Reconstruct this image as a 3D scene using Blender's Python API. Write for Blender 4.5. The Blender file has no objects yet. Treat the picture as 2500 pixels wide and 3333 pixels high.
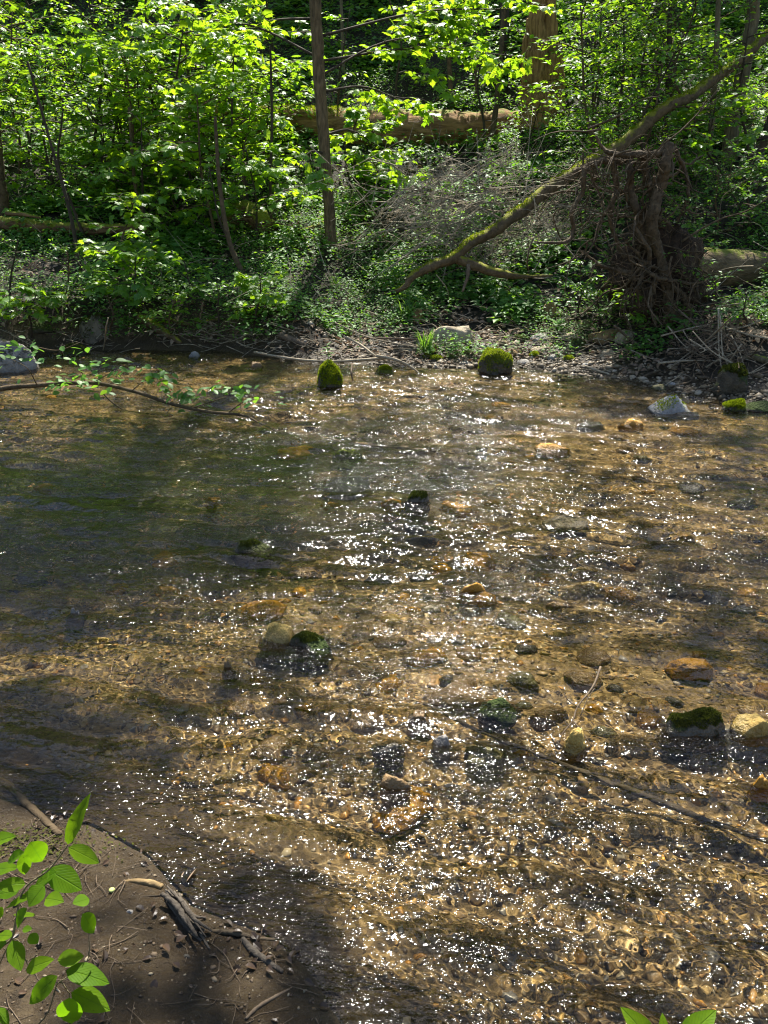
import bpy, bmesh, math
import numpy as np
from mathutils import Vector

C = bpy.context.scene
COL = C.collection

# ------------------------------------------------------------------ camera, sky, sun, exposure
CAM_H, PITCH, FPX = 1.65, math.radians(22.5), 2518.0
cam = bpy.data.objects.new('camera', bpy.data.cameras.new('camera'))
COL.objects.link(cam)
C.camera = cam
cam.location = (0, 0, CAM_H)
cam.rotation_euler = (math.pi / 2 - PITCH, 0, 0)
cam.data.sensor_fit = 'VERTICAL'
cam.data.angle = 2 * math.atan(1666.5 / FPX)
cam.data.clip_end = 500
cam.data.clip_start = 0.05

SUN_EL, SUN_AZ = math.radians(57), math.radians(4)      # ahead of the camera, a little to the right
SUN = np.array([math.sin(SUN_AZ) * math.cos(SUN_EL), math.cos(SUN_AZ) * math.cos(SUN_EL), math.sin(SUN_EL)])
world = bpy.data.worlds.new('World')
C.world = world
world.use_nodes = True
wn = world.node_tree
sky = wn.nodes.new('ShaderNodeTexSky')
sky.sky_type = 'NISHITA'
sky.sun_disc = False
sky.sun_elevation = SUN_EL
sky.sun_rotation = SUN_AZ
wn.links.new(sky.outputs[0], wn.nodes['Background'].inputs[0])
wn.nodes['Background'].inputs[1].default_value = 0.075
sl = bpy.data.lights.new('sun', 'SUN')
sl.energy = 5.0
sl.angle = math.radians(0.53)
sl.color = (1.0, 0.95, 0.86)
sl.cycles.is_caustics_light = True
sun = bpy.data.objects.new('sun', sl)
COL.objects.link(sun)
sun.rotation_euler = Vector(SUN).to_track_quat('Z', 'Y').to_euler()
C.view_settings.view_transform = 'Standard'
C.view_settings.look = 'None'
C.view_settings.exposure = 1.55
C.view_settings.gamma = 1
C.cycles.max_bounces = 8
C.cycles.diffuse_bounces = 3
C.cycles.glossy_bounces = 3
C.cycles.transmission_bounces = 6
C.cycles.caustics_reflective = False
C.cycles.sample_clamp_indirect = 4
C.cycles.sample_clamp_direct = 90
C.cycles.filter_width = 1.15
C.cycles.use_denoising = True
C.cycles.denoiser = 'OPENIMAGEDENOISE'
C.cycles.denoising_input_passes = 'RGB_ALBEDO_NORMAL'
C.cycles.denoising_prefilter = 'ACCURATE'

# ------------------------------------------------------------------ pixel <-> world helpers (photo pixels, 2500 x 3333)
cp, sp = math.cos(PITCH), math.sin(PITCH)


def ray(px, py):
    xc, yc = (px - 1250) / FPX, (1666.5 - py) / FPX
    return np.array([xc, cp + yc * sp, -sp + yc * cp])


def at(px, py, z=0.0):
    d = ray(px, py)
    return np.array([0, 0, CAM_H]) + d * ((z - CAM_H) / d[2])


def at_depth(px, py, y):
    d = ray(px, py)
    return np.array([0, 0, CAM_H]) + d * (y / d[1])


def project(P):
    P = np.asarray(P, float)
    x, y, z = P[..., 0], P[..., 1], P[..., 2] - CAM_H
    t = np.maximum(y * cp - z * sp, 0.05)
    return 1250 + FPX * x / t, 1666.5 - FPX * (y * sp + z * cp) / t


def ppm(P):                                              # metres per photo pixel at P
    return max(P[1] * cp - (P[2] - CAM_H) * sp, .05) / FPX


# ------------------------------------------------------------------ noise
_perm = np.random.default_rng(7).permutation(512).astype(np.int64)
_g3 = np.random.default_rng(8).normal(size=(512, 3))
_g3 /= np.linalg.norm(_g3, axis=1)[:, None]


def pn3(P, seed=0):
    P = np.asarray(P, float) + seed * 17.31
    i = np.floor(P).astype(np.int64)
    f = P - i
    u = f * f * f * (f * (f * 6 - 15) + 10)
    out = 0
    for a in (0, 1):
        for b in (0, 1):
            for c in (0, 1):
                h = _perm[(_perm[(_perm[(i[..., 0] + a) % 512] + i[..., 1] + b) % 512] + i[..., 2] + c) % 512]
                d = _g3[h]
                dot = (f[..., 0] - a) * d[..., 0] + (f[..., 1] - b) * d[..., 1] + (f[..., 2] - c) * d[..., 2]
                w = (u[..., 0] if a else 1 - u[..., 0]) * (u[..., 1] if b else 1 - u[..., 1]) * (u[..., 2] if c else 1 - u[..., 2])
                out = out + w * dot
    return out * 1.6


def pn(x, y, seed=0):
    x, y = np.broadcast_arrays(np.asarray(x, float), np.asarray(y, float))
    return pn3(np.stack([x, y, np.zeros_like(x) + .37], -1), seed)


def fbm(x, y, seed=0, o=4):
    return sum(pn(x * 2 ** k, y * 2 ** k, seed + k) / 2 ** k for k in range(o))


def sstep(a, b, x):
    t = np.clip((x - a) / (b - a), 0, 1)
    return t * t * (3 - 2 * t)


# ------------------------------------------------------------------ terrain heights
_far = np.array([at(px, py)[:2] for px, py in ((-500, 1165), (0, 1160), (300, 1135), (700, 1140), (1000, 1172), (1350, 1192), (1700, 1196), (2000, 1228), (2250, 1278), (2500, 1335), (3000, 1370))])
_near = np.array([at(px, py)[:2] for px, py in ((-400, 2520), (0, 2585), (250, 2680), (480, 2800), (620, 2960), (850, 3085), (1000, 3210), (1065, 3333))])


def Yfar(x):
    return np.interp(x, _far[:, 0], _far[:, 1]) + .07 * pn(np.asarray(x) * 1.7, 0, 3)


def Ynear(x):
    return np.where(np.asarray(x) < _near[-1, 0], np.interp(x, _near[:, 0], _near[:, 1]), _near[-1, 1] - (np.asarray(x) - _near[-1, 0]) * 1.3) + .05 * pn(np.asarray(x) * 3, 0, 4)


def height(x, y):
    x = np.asarray(x, float)
    y = np.asarray(y, float)
    df = y - Yfar(x)
    dn = np.clip(Ynear(x), .2, 9) - y
    # stream bed
    pool = np.exp(-(((x + 1.5) / 1.7) ** 2 + ((y - 4.6) / 1.25) ** 2))
    sandy = sstep(-1.3, .1, x) * sstep(1.5, .2, np.abs(y - 2.2))
    dmax = .10 + .05 * pn(x * .9, y * .9, 11) + .03 * pn(x * 2.3, y * 2.3, 12) + .30 * pool
    dep = np.minimum(dmax, np.minimum(-df * .28 + .0, -dn * .16 + .0))
    dep = np.where(dep > 0, dep + .018 * np.clip(np.minimum(-df, -dn) / .07, 0, 1), 0)
    bed = -np.maximum(dep, 0) + .012 * pn(x * 6, y * 6, 13) * (dep > .03)
    # far bank: steep cut bank on the left, gravel bar on the right
    d = np.maximum(df, 0)
    left = np.interp(d, [0, .12, .45, 1, 2.5, 5, 8, 12, 20, 60], [0, .12, .48, .62, .95, 1.9, 3.1, 5.6, 11.5, 36])
    right = np.interp(d, [0, .3, .7, 1.2, 2.5, 5, 8, 12, 20, 60], [0, .04, .13, .27, .7, 1.65, 2.8, 5.2, 11, 35])
    k = sstep(-1.3, -.2, x)
    fb = left * (1 - k) + right * k
    fb = fb + np.minimum(d, 1) * (.09 * fbm(x * .8, y * .8, 21) + .03 * pn(x * 4, y * 4, 22)) + .35 * sstep(6, 14, d) * pn(x * .3, y * .3, 25)
    # near bank
    n = np.maximum(dn, 0)
    nb = np.interp(n, [0, .03, .25, .8, 2, 6], [0, .016, .042, .12, .3, .8]) + np.minimum(n * 2, 1) * (.022 * fbm(x * 4, y * 4, 23) + .011 * pn(x * 14, y * 14, 24))
    return np.where(df > 0, fb, np.where(dn > 0, nb, bed))


def ground(px, py):
    """The point of the ground that the photo pixel looks at."""
    d = ray(px, py)
    t = np.linspace(1, 45, 6000)
    P = np.array([0, 0, CAM_H]) + d[None] * t[:, None]
    below = P[:, 2] < height(P[:, 0], P[:, 1])
    i = int(np.argmax(below)) if below.any() else -1
    return P[i]


# ------------------------------------------------------------------ mesh building
class MB:
    def __init__(self):
        self.v, self.f, self.n = [], [], 0

    def add(self, V, F):
        V = np.asarray(V, float).reshape(-1, 3)
        if not isinstance(F, (list, tuple)):
            F = [F]
        for q in F:
            self.f.append(np.asarray(q, np.int64) + self.n)
        self.v.append(V)
        self.n += len(V)

    def build(self, name, material, parent=None, smooth=True, origin=None, receiver=False):
        V = np.concatenate(self.v)
        if origin is not None:
            V = V - np.asarray(origin)
        me = bpy.data.meshes.new(name)
        me.vertices.add(len(V))
        me.vertices.foreach_set('co', V.astype(np.float32).ravel())
        sizes = np.concatenate([np.full(len(q), q.shape[1]) for q in self.f])
        loops = np.concatenate([q.ravel() for q in self.f])
        me.loops.add(len(loops))
        me.loops.foreach_set('vertex_index', loops.astype(np.int32))
        me.polygons.add(len(sizes))
        me.polygons.foreach_set('loop_start', np.concatenate([[0], np.cumsum(sizes)[:-1]]).astype(np.int32))
        me.polygons.foreach_set('loop_total', sizes.astype(np.int32))
        me.polygons.foreach_set('use_smooth', np.full(len(sizes), smooth))
        me.update(calc_edges=True)
        me.validate()
        for m in (material if isinstance(material, list) else [material]):
            me.materials.append(m)
        o = bpy.data.objects.new(name, me)
        COL.objects.link(o)
        if origin is not None and parent is None:
            o.location = origin
        if parent is not None:
            o.parent = parent
        if receiver:
            o.cycles.is_caustics_receiver = True
        return o


def tag(o, label=None, cat=None, group=None, kind=None):
    for k, v in (('label', label), ('category', cat), ('group', group), ('kind', kind)):
        if v:
            o[k] = v
    return o


def thing(name, label, cat, loc, group=None):
    o = bpy.data.objects.new(name, None)
    o.empty_display_size = .1
    COL.objects.link(o)
    o.location = loc
    return tag(o, label, cat, group)


def norm(a):
    a = np.asarray(a, float)
    return a / np.maximum(np.linalg.norm(a, axis=-1, keepdims=True), 1e-9)


def spline(pts, n):
    P = np.asarray(pts, float)
    if len(P) < 3:
        t = np.linspace(0, 1, n)[:, None]
        return P[0] * (1 - t) + P[-1] * t
    Q = np.concatenate([[2 * P[0] - P[1]], P, [2 * P[-1] - P[-2]]])
    s = np.linspace(0, len(P) - 1 - 1e-6, n)
    i = s.astype(int)
    t = (s - i)[:, None]
    a, b, c, d = Q[i], Q[i + 1], Q[i + 2], Q[i + 3]
    return .5 * (2 * b + (c - a) * t + (2 * a - 5 * b + 4 * c - d) * t ** 2 + (3 * b - a - 3 * c + d) * t ** 3)


def tube(mb, pts, r0, r1=None, sides=6, n=None, rough=0., seed=0, rscale=3., radii=None, cap=True):
    P = spline(pts, n or max(4, 3 * len(pts)))
    k = len(P)
    rad = np.interp(np.linspace(0, 1, k), np.linspace(0, 1, len(radii)), radii) if radii is not None else np.linspace(r0, r0 if r1 is None else r1, k)
    T = norm(np.gradient(P, axis=0))
    up = np.array([0, 0, 1.]) if abs(T[0][2]) < .9 else np.array([1., 0, 0])
    N = []
    u = up
    for i in range(k):
        u = u - T[i] * np.dot(u, T[i])
        u = u / max(np.linalg.norm(u), 1e-9)
        N.append(u)
    N = np.array(N)
    B = np.cross(T, N)
    a = np.linspace(0, 2 * math.pi, sides, endpoint=False)
    ring = np.cos(a)[None, :, None] * N[:, None] + np.sin(a)[None, :, None] * B[:, None]
    R = rad[:, None]
    if rough:
        Q = P[:, None] + ring * rad[:, None, None]
        R = R * (1 + rough * pn3(Q * rscale / max(rad.max(), 1e-3) * .35, seed) + rough * .5 * pn3(Q * rscale / max(rad.max(), 1e-3), seed + 5))
        V = P[:, None] + ring * R[..., None]
    else:
        V = P[:, None] + ring * R[..., None]
    V = V.reshape(-1, 3)
    i = np.arange(k * sides).reshape(k, sides)
    j = np.roll(i, -1, axis=1)
    F = [np.stack([i[:-1], j[:-1], j[1:], i[1:]], -1).reshape(-1, 4)]
    if cap:
        V = np.concatenate([V, [P[0] - T[0] * rad[0] * .15, P[-1] + T[-1] * rad[-1] * .25]])
        c0, c1 = k * sides, k * sides + 1
        F.append(np.stack([np.full(sides, c0), j[0], i[0]], -1))
        F.append(np.stack([np.full(sides, c1), i[-1], j[-1]], -1))
    mb.add(V, F)
    return P


def leaf_attr(o, tpl, L):
    V = tpl[0]
    for nm, c, k in (('lx', 0, 1.), ('ly', 1, 1. / max(np.ptp(V[:, 1]) / 2, 1e-6) * .5)):
        a = o.data.attributes.new(nm, 'FLOAT', 'POINT')
        a.data.foreach_set('value', (V[:, c] * k).astype(np.float32))
    return o


# leaf templates: x along the midrib (0..1), y across, z up
def tpl_oval(w=.5, droop=.18, fold=.10, seg=5):
    s = np.linspace(0, 1, seg + 1)
    wid = w * .5 * np.sin(np.pi * s ** .85) ** .8 * (1 - .12 * s)
    z = -droop * s ** 2
    V = [(0, 0, 0)]
    F3, F4 = [], []
    for i in range(1, seg):
        V += [(s[i], wid[i], z[i] + fold * wid[i] * 2), (s[i], 0, z[i]), (s[i], -wid[i], z[i] + fold * wid[i] * 2)]
    V.append((1, 0, z[-1]))
    e = len(V) - 1
    F3 += [(0, 2, 1), (0, 3, 2), (e, e - 3, e - 2), (e, e - 2, e - 1)]
    for i in range(seg - 2):
        a = 1 + 3 * i
        F4 += [(a, a + 1, a + 4, a + 3), (a + 1, a + 2, a + 5, a + 4)]
    return np.array(V, float), [np.array(F3), np.array(F4)] if F4 else [np.array(F3)]


def tpl_maple(droop=.3):
    out = [(0, 0), (.10, .26), (.02, .36), (.22, .36), (.28, .60), (.46, .46), (.62, .58), (.60, .30), (.74, .24), (.80, .12), (1.0, 0)]
    out = out + [(x, -y) for x, y in out[-2:0:-1]]
    V = [(.30, 0, .0)] + [(x, y, 0) for x, y in out]
    V = np.array(V, float)
    r = np.hypot(V[:, 0] - .3, V[:, 1])
    V[:, 2] = -droop * r ** 1.6 + .05 * np.abs(V[:, 1])
    n = len(out)
    F = np.array([(0, 1 + (i + 1) % n, 1 + i) for i in range(n)])
    return V, [F]


def tpl_small():
    V = np.array([(0, 0, 0), (.45, .30, .06), (1, 0, -.12), (.45, -.30, .06), (.5, 0, -.02)], float)
    return V, [np.array([(0, 4, 1), (1, 4, 2), (0, 3, 4), (3, 2, 4)])]


def tpl_blade():
    V = np.array([(0, .013, 0), (0, -.013, 0), (.4, .017, .06), (.4, -.017, .06), (.8, .011, -.02), (.8, -.011, -.02), (1, 0, -.14)], float)
    return V, [np.array([(0, 1, 3, 2), (2, 3, 5, 4)]), np.array([(4, 5, 6)])]


OVAL, OVALW, MAPLE, SMALL, BLADE = tpl_oval(.5), tpl_oval(.62, .1, .06), tpl_maple(), tpl_small(), tpl_blade()


def place(mb, tpl, pos, axis, nrm, size):
    V, F = tpl
    pos, axis, nrm = np.asarray(pos, float).reshape(-1, 3), norm(axis).reshape(-1, 3), np.asarray(nrm, float).reshape(-1, 3)
    n = len(pos)
    if n == 0:
        return
    size = np.broadcast_to(np.asarray(size, float), (n,))
    nrm = norm(nrm - axis * np.sum(nrm * axis, 1, keepdims=True))
    b = np.cross(nrm, axis)
    W = pos[:, None] + size[:, None, None] * (V[None, :, 0, None] * axis[:, None] + V[None, :, 1, None] * b[:, None] + V[None, :, 2, None] * nrm[:, None])
    off = (np.arange(n) * len(V))[:, None, None]
    mb.add(W.reshape(-1, 3), [(f[None] + off).reshape(-1, f.shape[1]) for f in F])


# ------------------------------------------------------------------ materials
class NT:
    def __init__(self, name):
        self.m = bpy.data.materials.new(name)
        self.m.use_nodes = True
        self.t = self.m.node_tree
        self.t.nodes.clear()

    def n(self, typ, ins=None, **kw):
        x = self.t.nodes.new('ShaderNode' + typ)
        for k, v in kw.items():
            setattr(x, k, v)
        for k, v in (ins or {}).items():
            s = x.inputs[k]
            if isinstance(v, bpy.types.NodeSocket):
                self.t.links.new(v, s)
            else:
                s.default_value = (*v, 1) if isinstance(v, tuple) and len(v) == 3 and s.type == 'RGBA' else v
        return x

    def noise(self, scale, co, detail=4, rough=.55, dist=0.):
        return self.n('TexNoise', {'Vector': co, 'Scale': scale, 'Detail': detail, 'Roughness': rough, 'Distortion': dist}).outputs[0]

    def ramp(self, fac, stops, interp='LINEAR'):
        r = self.n('ValToRGB', {0: fac})
        cr = r.color_ramp
        cr.interpolation = interp
        while len(cr.elements) < len(stops):
            cr.elements.new(.5)
        for e, (p, c) in zip(cr.elements, stops):
            e.position = p
            e.color = (*c, 1) if isinstance(c, tuple) else (c, c, c, 1)
        return r.outputs[0]

    def mix(self, fac, a, b, mode='MIX'):
        x = self.n('Mix', {0: fac}, data_type='RGBA', blend_type=mode)
        for i, v in ((6, a), (7, b)):
            if isinstance(v, bpy.types.NodeSocket):
                self.t.links.new(v, x.inputs[i])
            else:
                x.inputs[i].default_value = (*v, 1)
        return x.outputs[2]

    def math(self, op, a, b=0., c=0.):
        x = self.n('Math', {0: a, 1: b, 2: c}, operation=op)
        return x.outputs[0]

    def rng(self, v, a, b, c=0., d=1.):
        return self.n('MapRange', {0: v, 1: a, 2: b, 3: c, 4: d}).outputs[0]

    def bump(self, h, strength=.5, dist=.02):
        return self.n('Bump', {'Height': h, 'Strength': strength, 'Distance': dist}).outputs[0]

    def out(self, sh):
        o = self.n('OutputMaterial')
        self.t.links.new(sh, o.inputs[0])
        return self.m

    def principled(self, col, rough=.8, spec=.3, normal=None):
        ins = {'Base Color': col, 'Roughness': rough, 'Specular IOR Level': spec}
        if normal is not None:
            ins['Normal'] = normal
        return self.n('BsdfPrincipled', ins).outputs[0]


def leaf_mat(name, lo, hi, tlo, thi, trans=.45, rough=.42, spec=.45):
    t = NT(name)
    rnd = t.n('NewGeometry').outputs['Random Per Island']
    obj = t.n('ObjectInfo').outputs['Random']
    f = t.math('ADD', t.math('MULTIPLY', rnd, .7), t.math('MULTIPLY', obj, .3))
    col = t.ramp(f, [(0, lo), (1, hi)])
    tc = t.ramp(f, [(0, tlo), (1, thi)])
    p = t.principled(col, rough, spec)
    tr = t.n('BsdfTranslucent', {0: tc}).outputs[0]
    return t.out(t.n('MixShader', {0: trans, 1: p, 2: tr}).outputs[0])


MAT = {}
MAT['maple'] = leaf_mat('maple_leaf', (.06, .16, .018), (.13, .27, .02), (.20, .44, .012), (.47, .64, .02), .5)
MAT['oval'] = leaf_mat('oval_leaf', (.06, .17, .018), (.12, .27, .02), (.20, .46, .015), (.44, .64, .02), .5)
MAT['small'] = leaf_mat('small_leaf', (.04, .125, .022), (.085, .20, .025), (.15, .38, .025), (.32, .54, .025), .45, .42, .4)
MAT['herb'] = leaf_mat('herb_leaf', (.04, .13, .026), (.12, .25, .04), (.15, .38, .03), (.32, .52, .03), .42, .5, .3)
MAT['canopy'] = leaf_mat('canopy_leaf', (.03, .09, .018), (.07, .16, .02), (.10, .26, .015), (.22, .38, .02), .35)
MAT['front_leaf'] = leaf_mat('front_leaf', (.075, .19, .008), (.11, .25, .01), (.22, .52, .006), (.34, .62, .008), .5, .5, .22)
t = NT('front_leaf')
lx = t.n('Attribute', attribute_name='lx').outputs['Fac']
ly = t.math('ABSOLUTE', t.n('Attribute', attribute_name='ly').outputs['Fac'])
mid = t.rng(ly, .035, .0)
sv = t.math('PINGPONG', t.math('SUBTRACT', lx, t.math('MULTIPLY', ly, .9)), .055)
side = t.math('MULTIPLY', t.rng(sv, .012, .0), t.rng(ly, .48, .25))
vein = t.math('MAXIMUM', mid, t.math('MULTIPLY', side, .6))
fo = t.n('ObjectInfo').outputs['Random']
fco = t.n('NewGeometry').outputs['Position']
bl = t.noise(60, fco, 4, .6)
fb_ = t.mix(fo, (.085, .175, .004), (.14, .24, .006))
fb_ = t.mix(t.rng(bl, .35, .7), fb_, t.mix(.35, fb_, (.03, .10, .01)))
fc = t.mix(t.math('MULTIPLY', vein, .22), fb_, (.16, .27, .05))
ft = t.mix(t.math('MULTIPLY', vein, .5), t.mix(fo, (.20, .46, .006), (.32, .56, .01)), (.12, .30, .01))
ft = t.mix(t.rng(bl, .4, .7, 0, .4), ft, (.12, .32, .01))
ft = t.mix(t.rng(t.noise(210, fco, 2), .74, .78), ft, (.10, .07, .02))
fbp = t.bump(t.math('SUBTRACT', t.math('MULTIPLY', bl, .5), vein), .5, .003)
MAT['front_leaf'] = t.out(t.n('MixShader', {0: .48, 1: t.principled(fc, .55, .12, fbp), 2: t.n('BsdfTranslucent', {0: ft}).outputs[0]}).outputs[0])
MAT['grass'] = leaf_mat('grass_blade', (.05, .14, .02), (.09, .2, .03), (.2, .4, .03), (.3, .5, .04), .4)
MAT['litter'] = leaf_mat('dead_leaf', (.09, .055, .032), (.42, .31, .21), (.08, .04, .02), (.2, .12, .06), .2, .7, .25)
MAT['wet_litter'] = leaf_mat('wet_dead_leaf', (.018, .012, .008), (.10, .06, .032), (.02, .012, .006), (.06, .035, .015), .12, .35, .4)
MAT['moss_tuft'] = leaf_mat('moss_tuft', (.085, .12, .006), (.24, .29, .014), (.20, .30, .01), (.45, .52, .015), .35, .8, .1)
MAT['moss_dark'] = leaf_mat('dark_moss_tuft', (.03, .036, .007), (.095, .10, .02), (.06, .10, .01), (.15, .18, .015), .25, .8, .1)


def bark_mat(name, c0, c1, moss=0., mosscol=(.10, .13, .015), scale=18, grain=(1, 1, 1), bump=.6):
    t = NT(name)
    g = t.n('NewGeometry')
    co = t.n('TexCoord').outputs['Object']
    st = t.n('Mapping', {'Vector': co, 'Scale': grain}).outputs[0]
    a = t.noise(scale, st, 5, .65, .6)
    b = t.noise(scale * .25, co, 3)
    col = t.mix(t.rng(b, .35, .65), t.ramp(a, [(.3, c0), (.7, c1)]), t.ramp(a, [(.3, tuple(v * .7 for v in c0)), (.75, tuple(v * .8 for v in c1))]))
    if moss:
        nz = t.n('SeparateXYZ', {0: g.outputs['Normal']}).outputs[2]
        mk = t.math('ADD', nz, t.math('MULTIPLY', t.math('SUBTRACT', t.noise(7, co, 5, .7), .5), 2.2))
        mk = t.rng(mk, 1.05 - moss, 1.3 - moss)
        col = t.mix(mk, col, t.mix(t.noise(60, co, 3), tuple(v * .5 for v in mosscol), tuple(v * 1.5 for v in mosscol)))
    return t.out(t.principled(col, .85, .2, t.bump(a, bump, .02 if grain == (1, 1, 1) else .05)))


MAT['bark'] = bark_mat('brown_bark', (.045, .032, .018), (.17, .12, .065))
MAT['bark_trunk'] = bark_mat('mossy_trunk_bark', (.07, .052, .026), (.28, .20, .105), .35, (.12, .12, .015), 30, (1, 1, .22), 1.)
MAT['bark_pale'] = bark_mat('pale_bark', (.09, .076, .042), (.24, .20, .115), .15, scale=26, grain=(1, 1, .25), bump=.8)
MAT['bark_dark'] = bark_mat('dark_bark', (.03, .024, .017), (.09, .07, .045))
MAT['bark_log'] = bark_mat('mossy_log_bark', (.07, .05, .025), (.25, .185, .095), .35, (.15, .17, .02), 20, (.2, 1, 1), 1.)
MAT['bark_moss'] = bark_mat('mossy_bark', (.06, .04, .02), (.19, .135, .07), .55, (.17, .17, .015))
MAT['rotten'] = bark_mat('rotten_wood', (.10, .052, .018), (.44, .255, .10), .25, (.15, .17, .02), 14, (.16, 1, 1), 1.)
MAT['rotten_moss'] = bark_mat('mossy_rotten_wood', (.06, .035, .015), (.24, .15, .07), .75, (.17, .19, .02), 14, (.16, 1, 1), 1.)
MAT['snag'] = bark_mat('weathered_snag_wood', (.13, .066, .02), (.52, .31, .10), 0, scale=22, grain=(1, 1, .1), bump=1.)
MAT['twig'] = bark_mat('grey_twig', (.17, .135, .085), (.52, .44, .31), 0, scale=30, bump=.3)
MAT['twig_brown'] = bark_mat('brown_twig', (.07, .05, .032), (.22, .165, .11), 0, scale=30, bump=.3)
MAT['root'] = bark_mat('earthy_root', (.036, .026, .014), (.17, .122, .07), 0, scale=22, bump=.5)
MAT['soil'] = bark_mat('root_soil', (.018, .012, .008), (.075, .048, .028), 0, scale=14, bump=1.)
MAT['wet_wood'] = bark_mat('wet_sunken_wood', (.03, .022, .014), (.12, .09, .055), 0, scale=25, bump=.4)
MAT['tan_wood'] = bark_mat('tan_sunken_wood', (.12, .08, .035), (.30, .21, .10), 0, scale=25, bump=.4)


def rock_mat(name, c0, c1, moss=0., mosscol=(.085, .125, .012), wetline=.035, scale=9, gloss=.55):
    t = NT(name)
    g = t.n('NewGeometry')
    co = t.n('TexCoord').outputs['Object']
    rnd = t.n('ObjectInfo').outputs['Random']
    a = t.noise(scale, co, 6, .65, .4)
    b = t.noise(scale * 7, co, 3, .6)
    col = t.ramp(a, [(.28, c0), (.55, c1), (.8, tuple(min(1, v * 1.35) for v in c1))])
    col = t.mix(t.rng(b, .58, .72, 0, .55), col, tuple(v * .45 for v in c0))
    h = t.math('ADD', t.math('MULTIPLY', a, 1.), t.math('MULTIPLY', b, .35))
    pos = t.n('SeparateXYZ', {0: g.outputs['Position']}).outputs[2]
    wet = t.rng(t.math('ADD', pos, t.math('MULTIPLY', t.math('SUBTRACT', b, .5), .03)), wetline, wetline - .03)
    col = t.mix(t.math('MULTIPLY', wet, .38), col, (.012, .008, .004))
    rough = t.math('SUBTRACT', .82, t.math('MULTIPLY', wet, gloss))
    if moss:
        nz = t.n('SeparateXYZ', {0: g.outputs['Normal']}).outputs[2]
        mk = t.math('ADD', nz, t.math('MULTIPLY', t.math('SUBTRACT', t.noise(7, co, 6, .75), .5), 2.8))
        mk = t.rng(mk, 1.0 - moss, 1.25 - moss)
        mc = t.mix(t.noise(45, co, 4, .7), tuple(v * .35 for v in mosscol), tuple(v * 1.6 for v in mosscol))
        col = t.mix(mk, col, mc)
        rough = t.mix(mk, rough, (.95, .95, .95))
        h = t.math('ADD', h, t.math('MULTIPLY', t.math('MULTIPLY', mk, t.noise(70, co, 3)), 1.5))
    return t.out(t.principled(col, rough, .4, t.bump(h, .9, .035)))


MAT['r_moss'] = rock_mat('mossy_stone', (.025, .022, .014), (.08, .07, .045), .85, (.12, .145, .012))
MAT['r_dkmoss'] = rock_mat('dark_mossy_stone', (.022, .018, .012), (.075, .062, .04), .7, (.05, .075, .012))
MAT['r_halfmoss'] = rock_mat('half_mossy_stone', (.04, .034, .022), (.16, .135, .095), .5, (.06, .07, .014))
MAT['r_palemoss'] = rock_mat('pale_mossy_stone', (.05, .045, .034), (.27, .25, .215), .45, (.05, .058, .014))
MAT['r_white'] = rock_mat('pale_grey_stone', (.11, .105, .095), (.33, .32, .30), .12, (.13, .18, .015))
MAT['r_grey'] = rock_mat('grey_stone', (.10, .095, .085), (.30, .28, .25))
MAT['r_tan'] = rock_mat('tan_stone', (.15, .115, .07), (.36, .30, .20))
MAT['r_orange'] = rock_mat('orange_stone', (.20, .085, .006), (.52, .26, .025))
MAT['r_brown'] = rock_mat('brown_stone', (.085, .05, .02), (.26, .165, .07))
MAT['r_yellow'] = rock_mat('yellow_stone', (.20, .12, .022), (.48, .33, .09))
MAT['r_olive'] = rock_mat('olive_stone', (.05, .045, .018), (.17, .15, .06))
MAT['r_dark'] = rock_mat('dark_stone', (.022, .02, .016), (.085, .075, .055))

# gravel: every grain its own colour
t = NT('gravel_grains')
rnd = t.n('NewGeometry').outputs['Random Per Island']
gp = t.n('NewGeometry').outputs['Position']
col = t.ramp(rnd, [(0, (.045, .03, .013)), (.2, (.12, .075, .03)), (.4, (.21, .135, .054)), (.6, (.30, .20, .085)), (.75, (.36, .17, .03)), (.88, (.42, .32, .17)), (1, (.18, .165, .14))])
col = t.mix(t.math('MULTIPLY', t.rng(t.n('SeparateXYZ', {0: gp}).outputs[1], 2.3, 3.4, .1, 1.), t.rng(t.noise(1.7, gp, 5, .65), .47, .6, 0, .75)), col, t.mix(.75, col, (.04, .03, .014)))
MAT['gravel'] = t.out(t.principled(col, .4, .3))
t = NT('bank_gravel_grains')
rnd = t.n('NewGeometry').outputs['Random Per Island']
col = t.ramp(rnd, [(0, (.055, .042, .026)), (.35, (.13, .10, .06)), (.7, (.22, .175, .115)), (1, (.33, .28, .21))])
MAT['bank_gravel'] = t.out(t.principled(col, .6, .3))

t = NT('mud_crumb_grains')
MAT['mud_crumb'] = t.out(t.principled(t.ramp(t.n('NewGeometry').outputs['Random Per Island'], [(0, (.03, .02, .011)), (.8, (.11, .078, .047)), (1, (.24, .20, .13))]), .7, .3))

# ground sheet: stream bed, mud bank, forest floor
t = NT('ground_sheet')
co = t.n('NewGeometry').outputs['Position']
zone = t.n('Attribute', attribute_name='forest').outputs['Fac']
mud = t.n('Attribute', attribute_name='mud').outputs['Fac']
pool_shd = t.n('Attribute', attribute_name='pool_shade').outputs['Fac']
a = t.noise(2.2, co, 5, .6)
b = t.noise(14, co, 5, .65)
v = t.n('TexVoronoi', {'Vector': co, 'Scale': 75., 'Randomness': 1.}).outputs['Color']
vv = t.n('SeparateColor', {0: v}).outputs[0]
peb = t.ramp(vv, [(0, (.055, .034, .013)), (.3, (.145, .09, .034)), (.6, (.25, .165, .064)), (.85, (.35, .22, .07)), (1, (.41, .31, .16))])
sand = t.ramp(b, [(.3, (.14, .09, .036)), (.7, (.29, .20, .09))])
bed = t.mix(t.rng(a, .42, .58), peb, sand)
far_ = t.rng(t.n('SeparateXYZ', {0: co}).outputs[1], 2.3, 3.4, .15, 1.)
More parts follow.
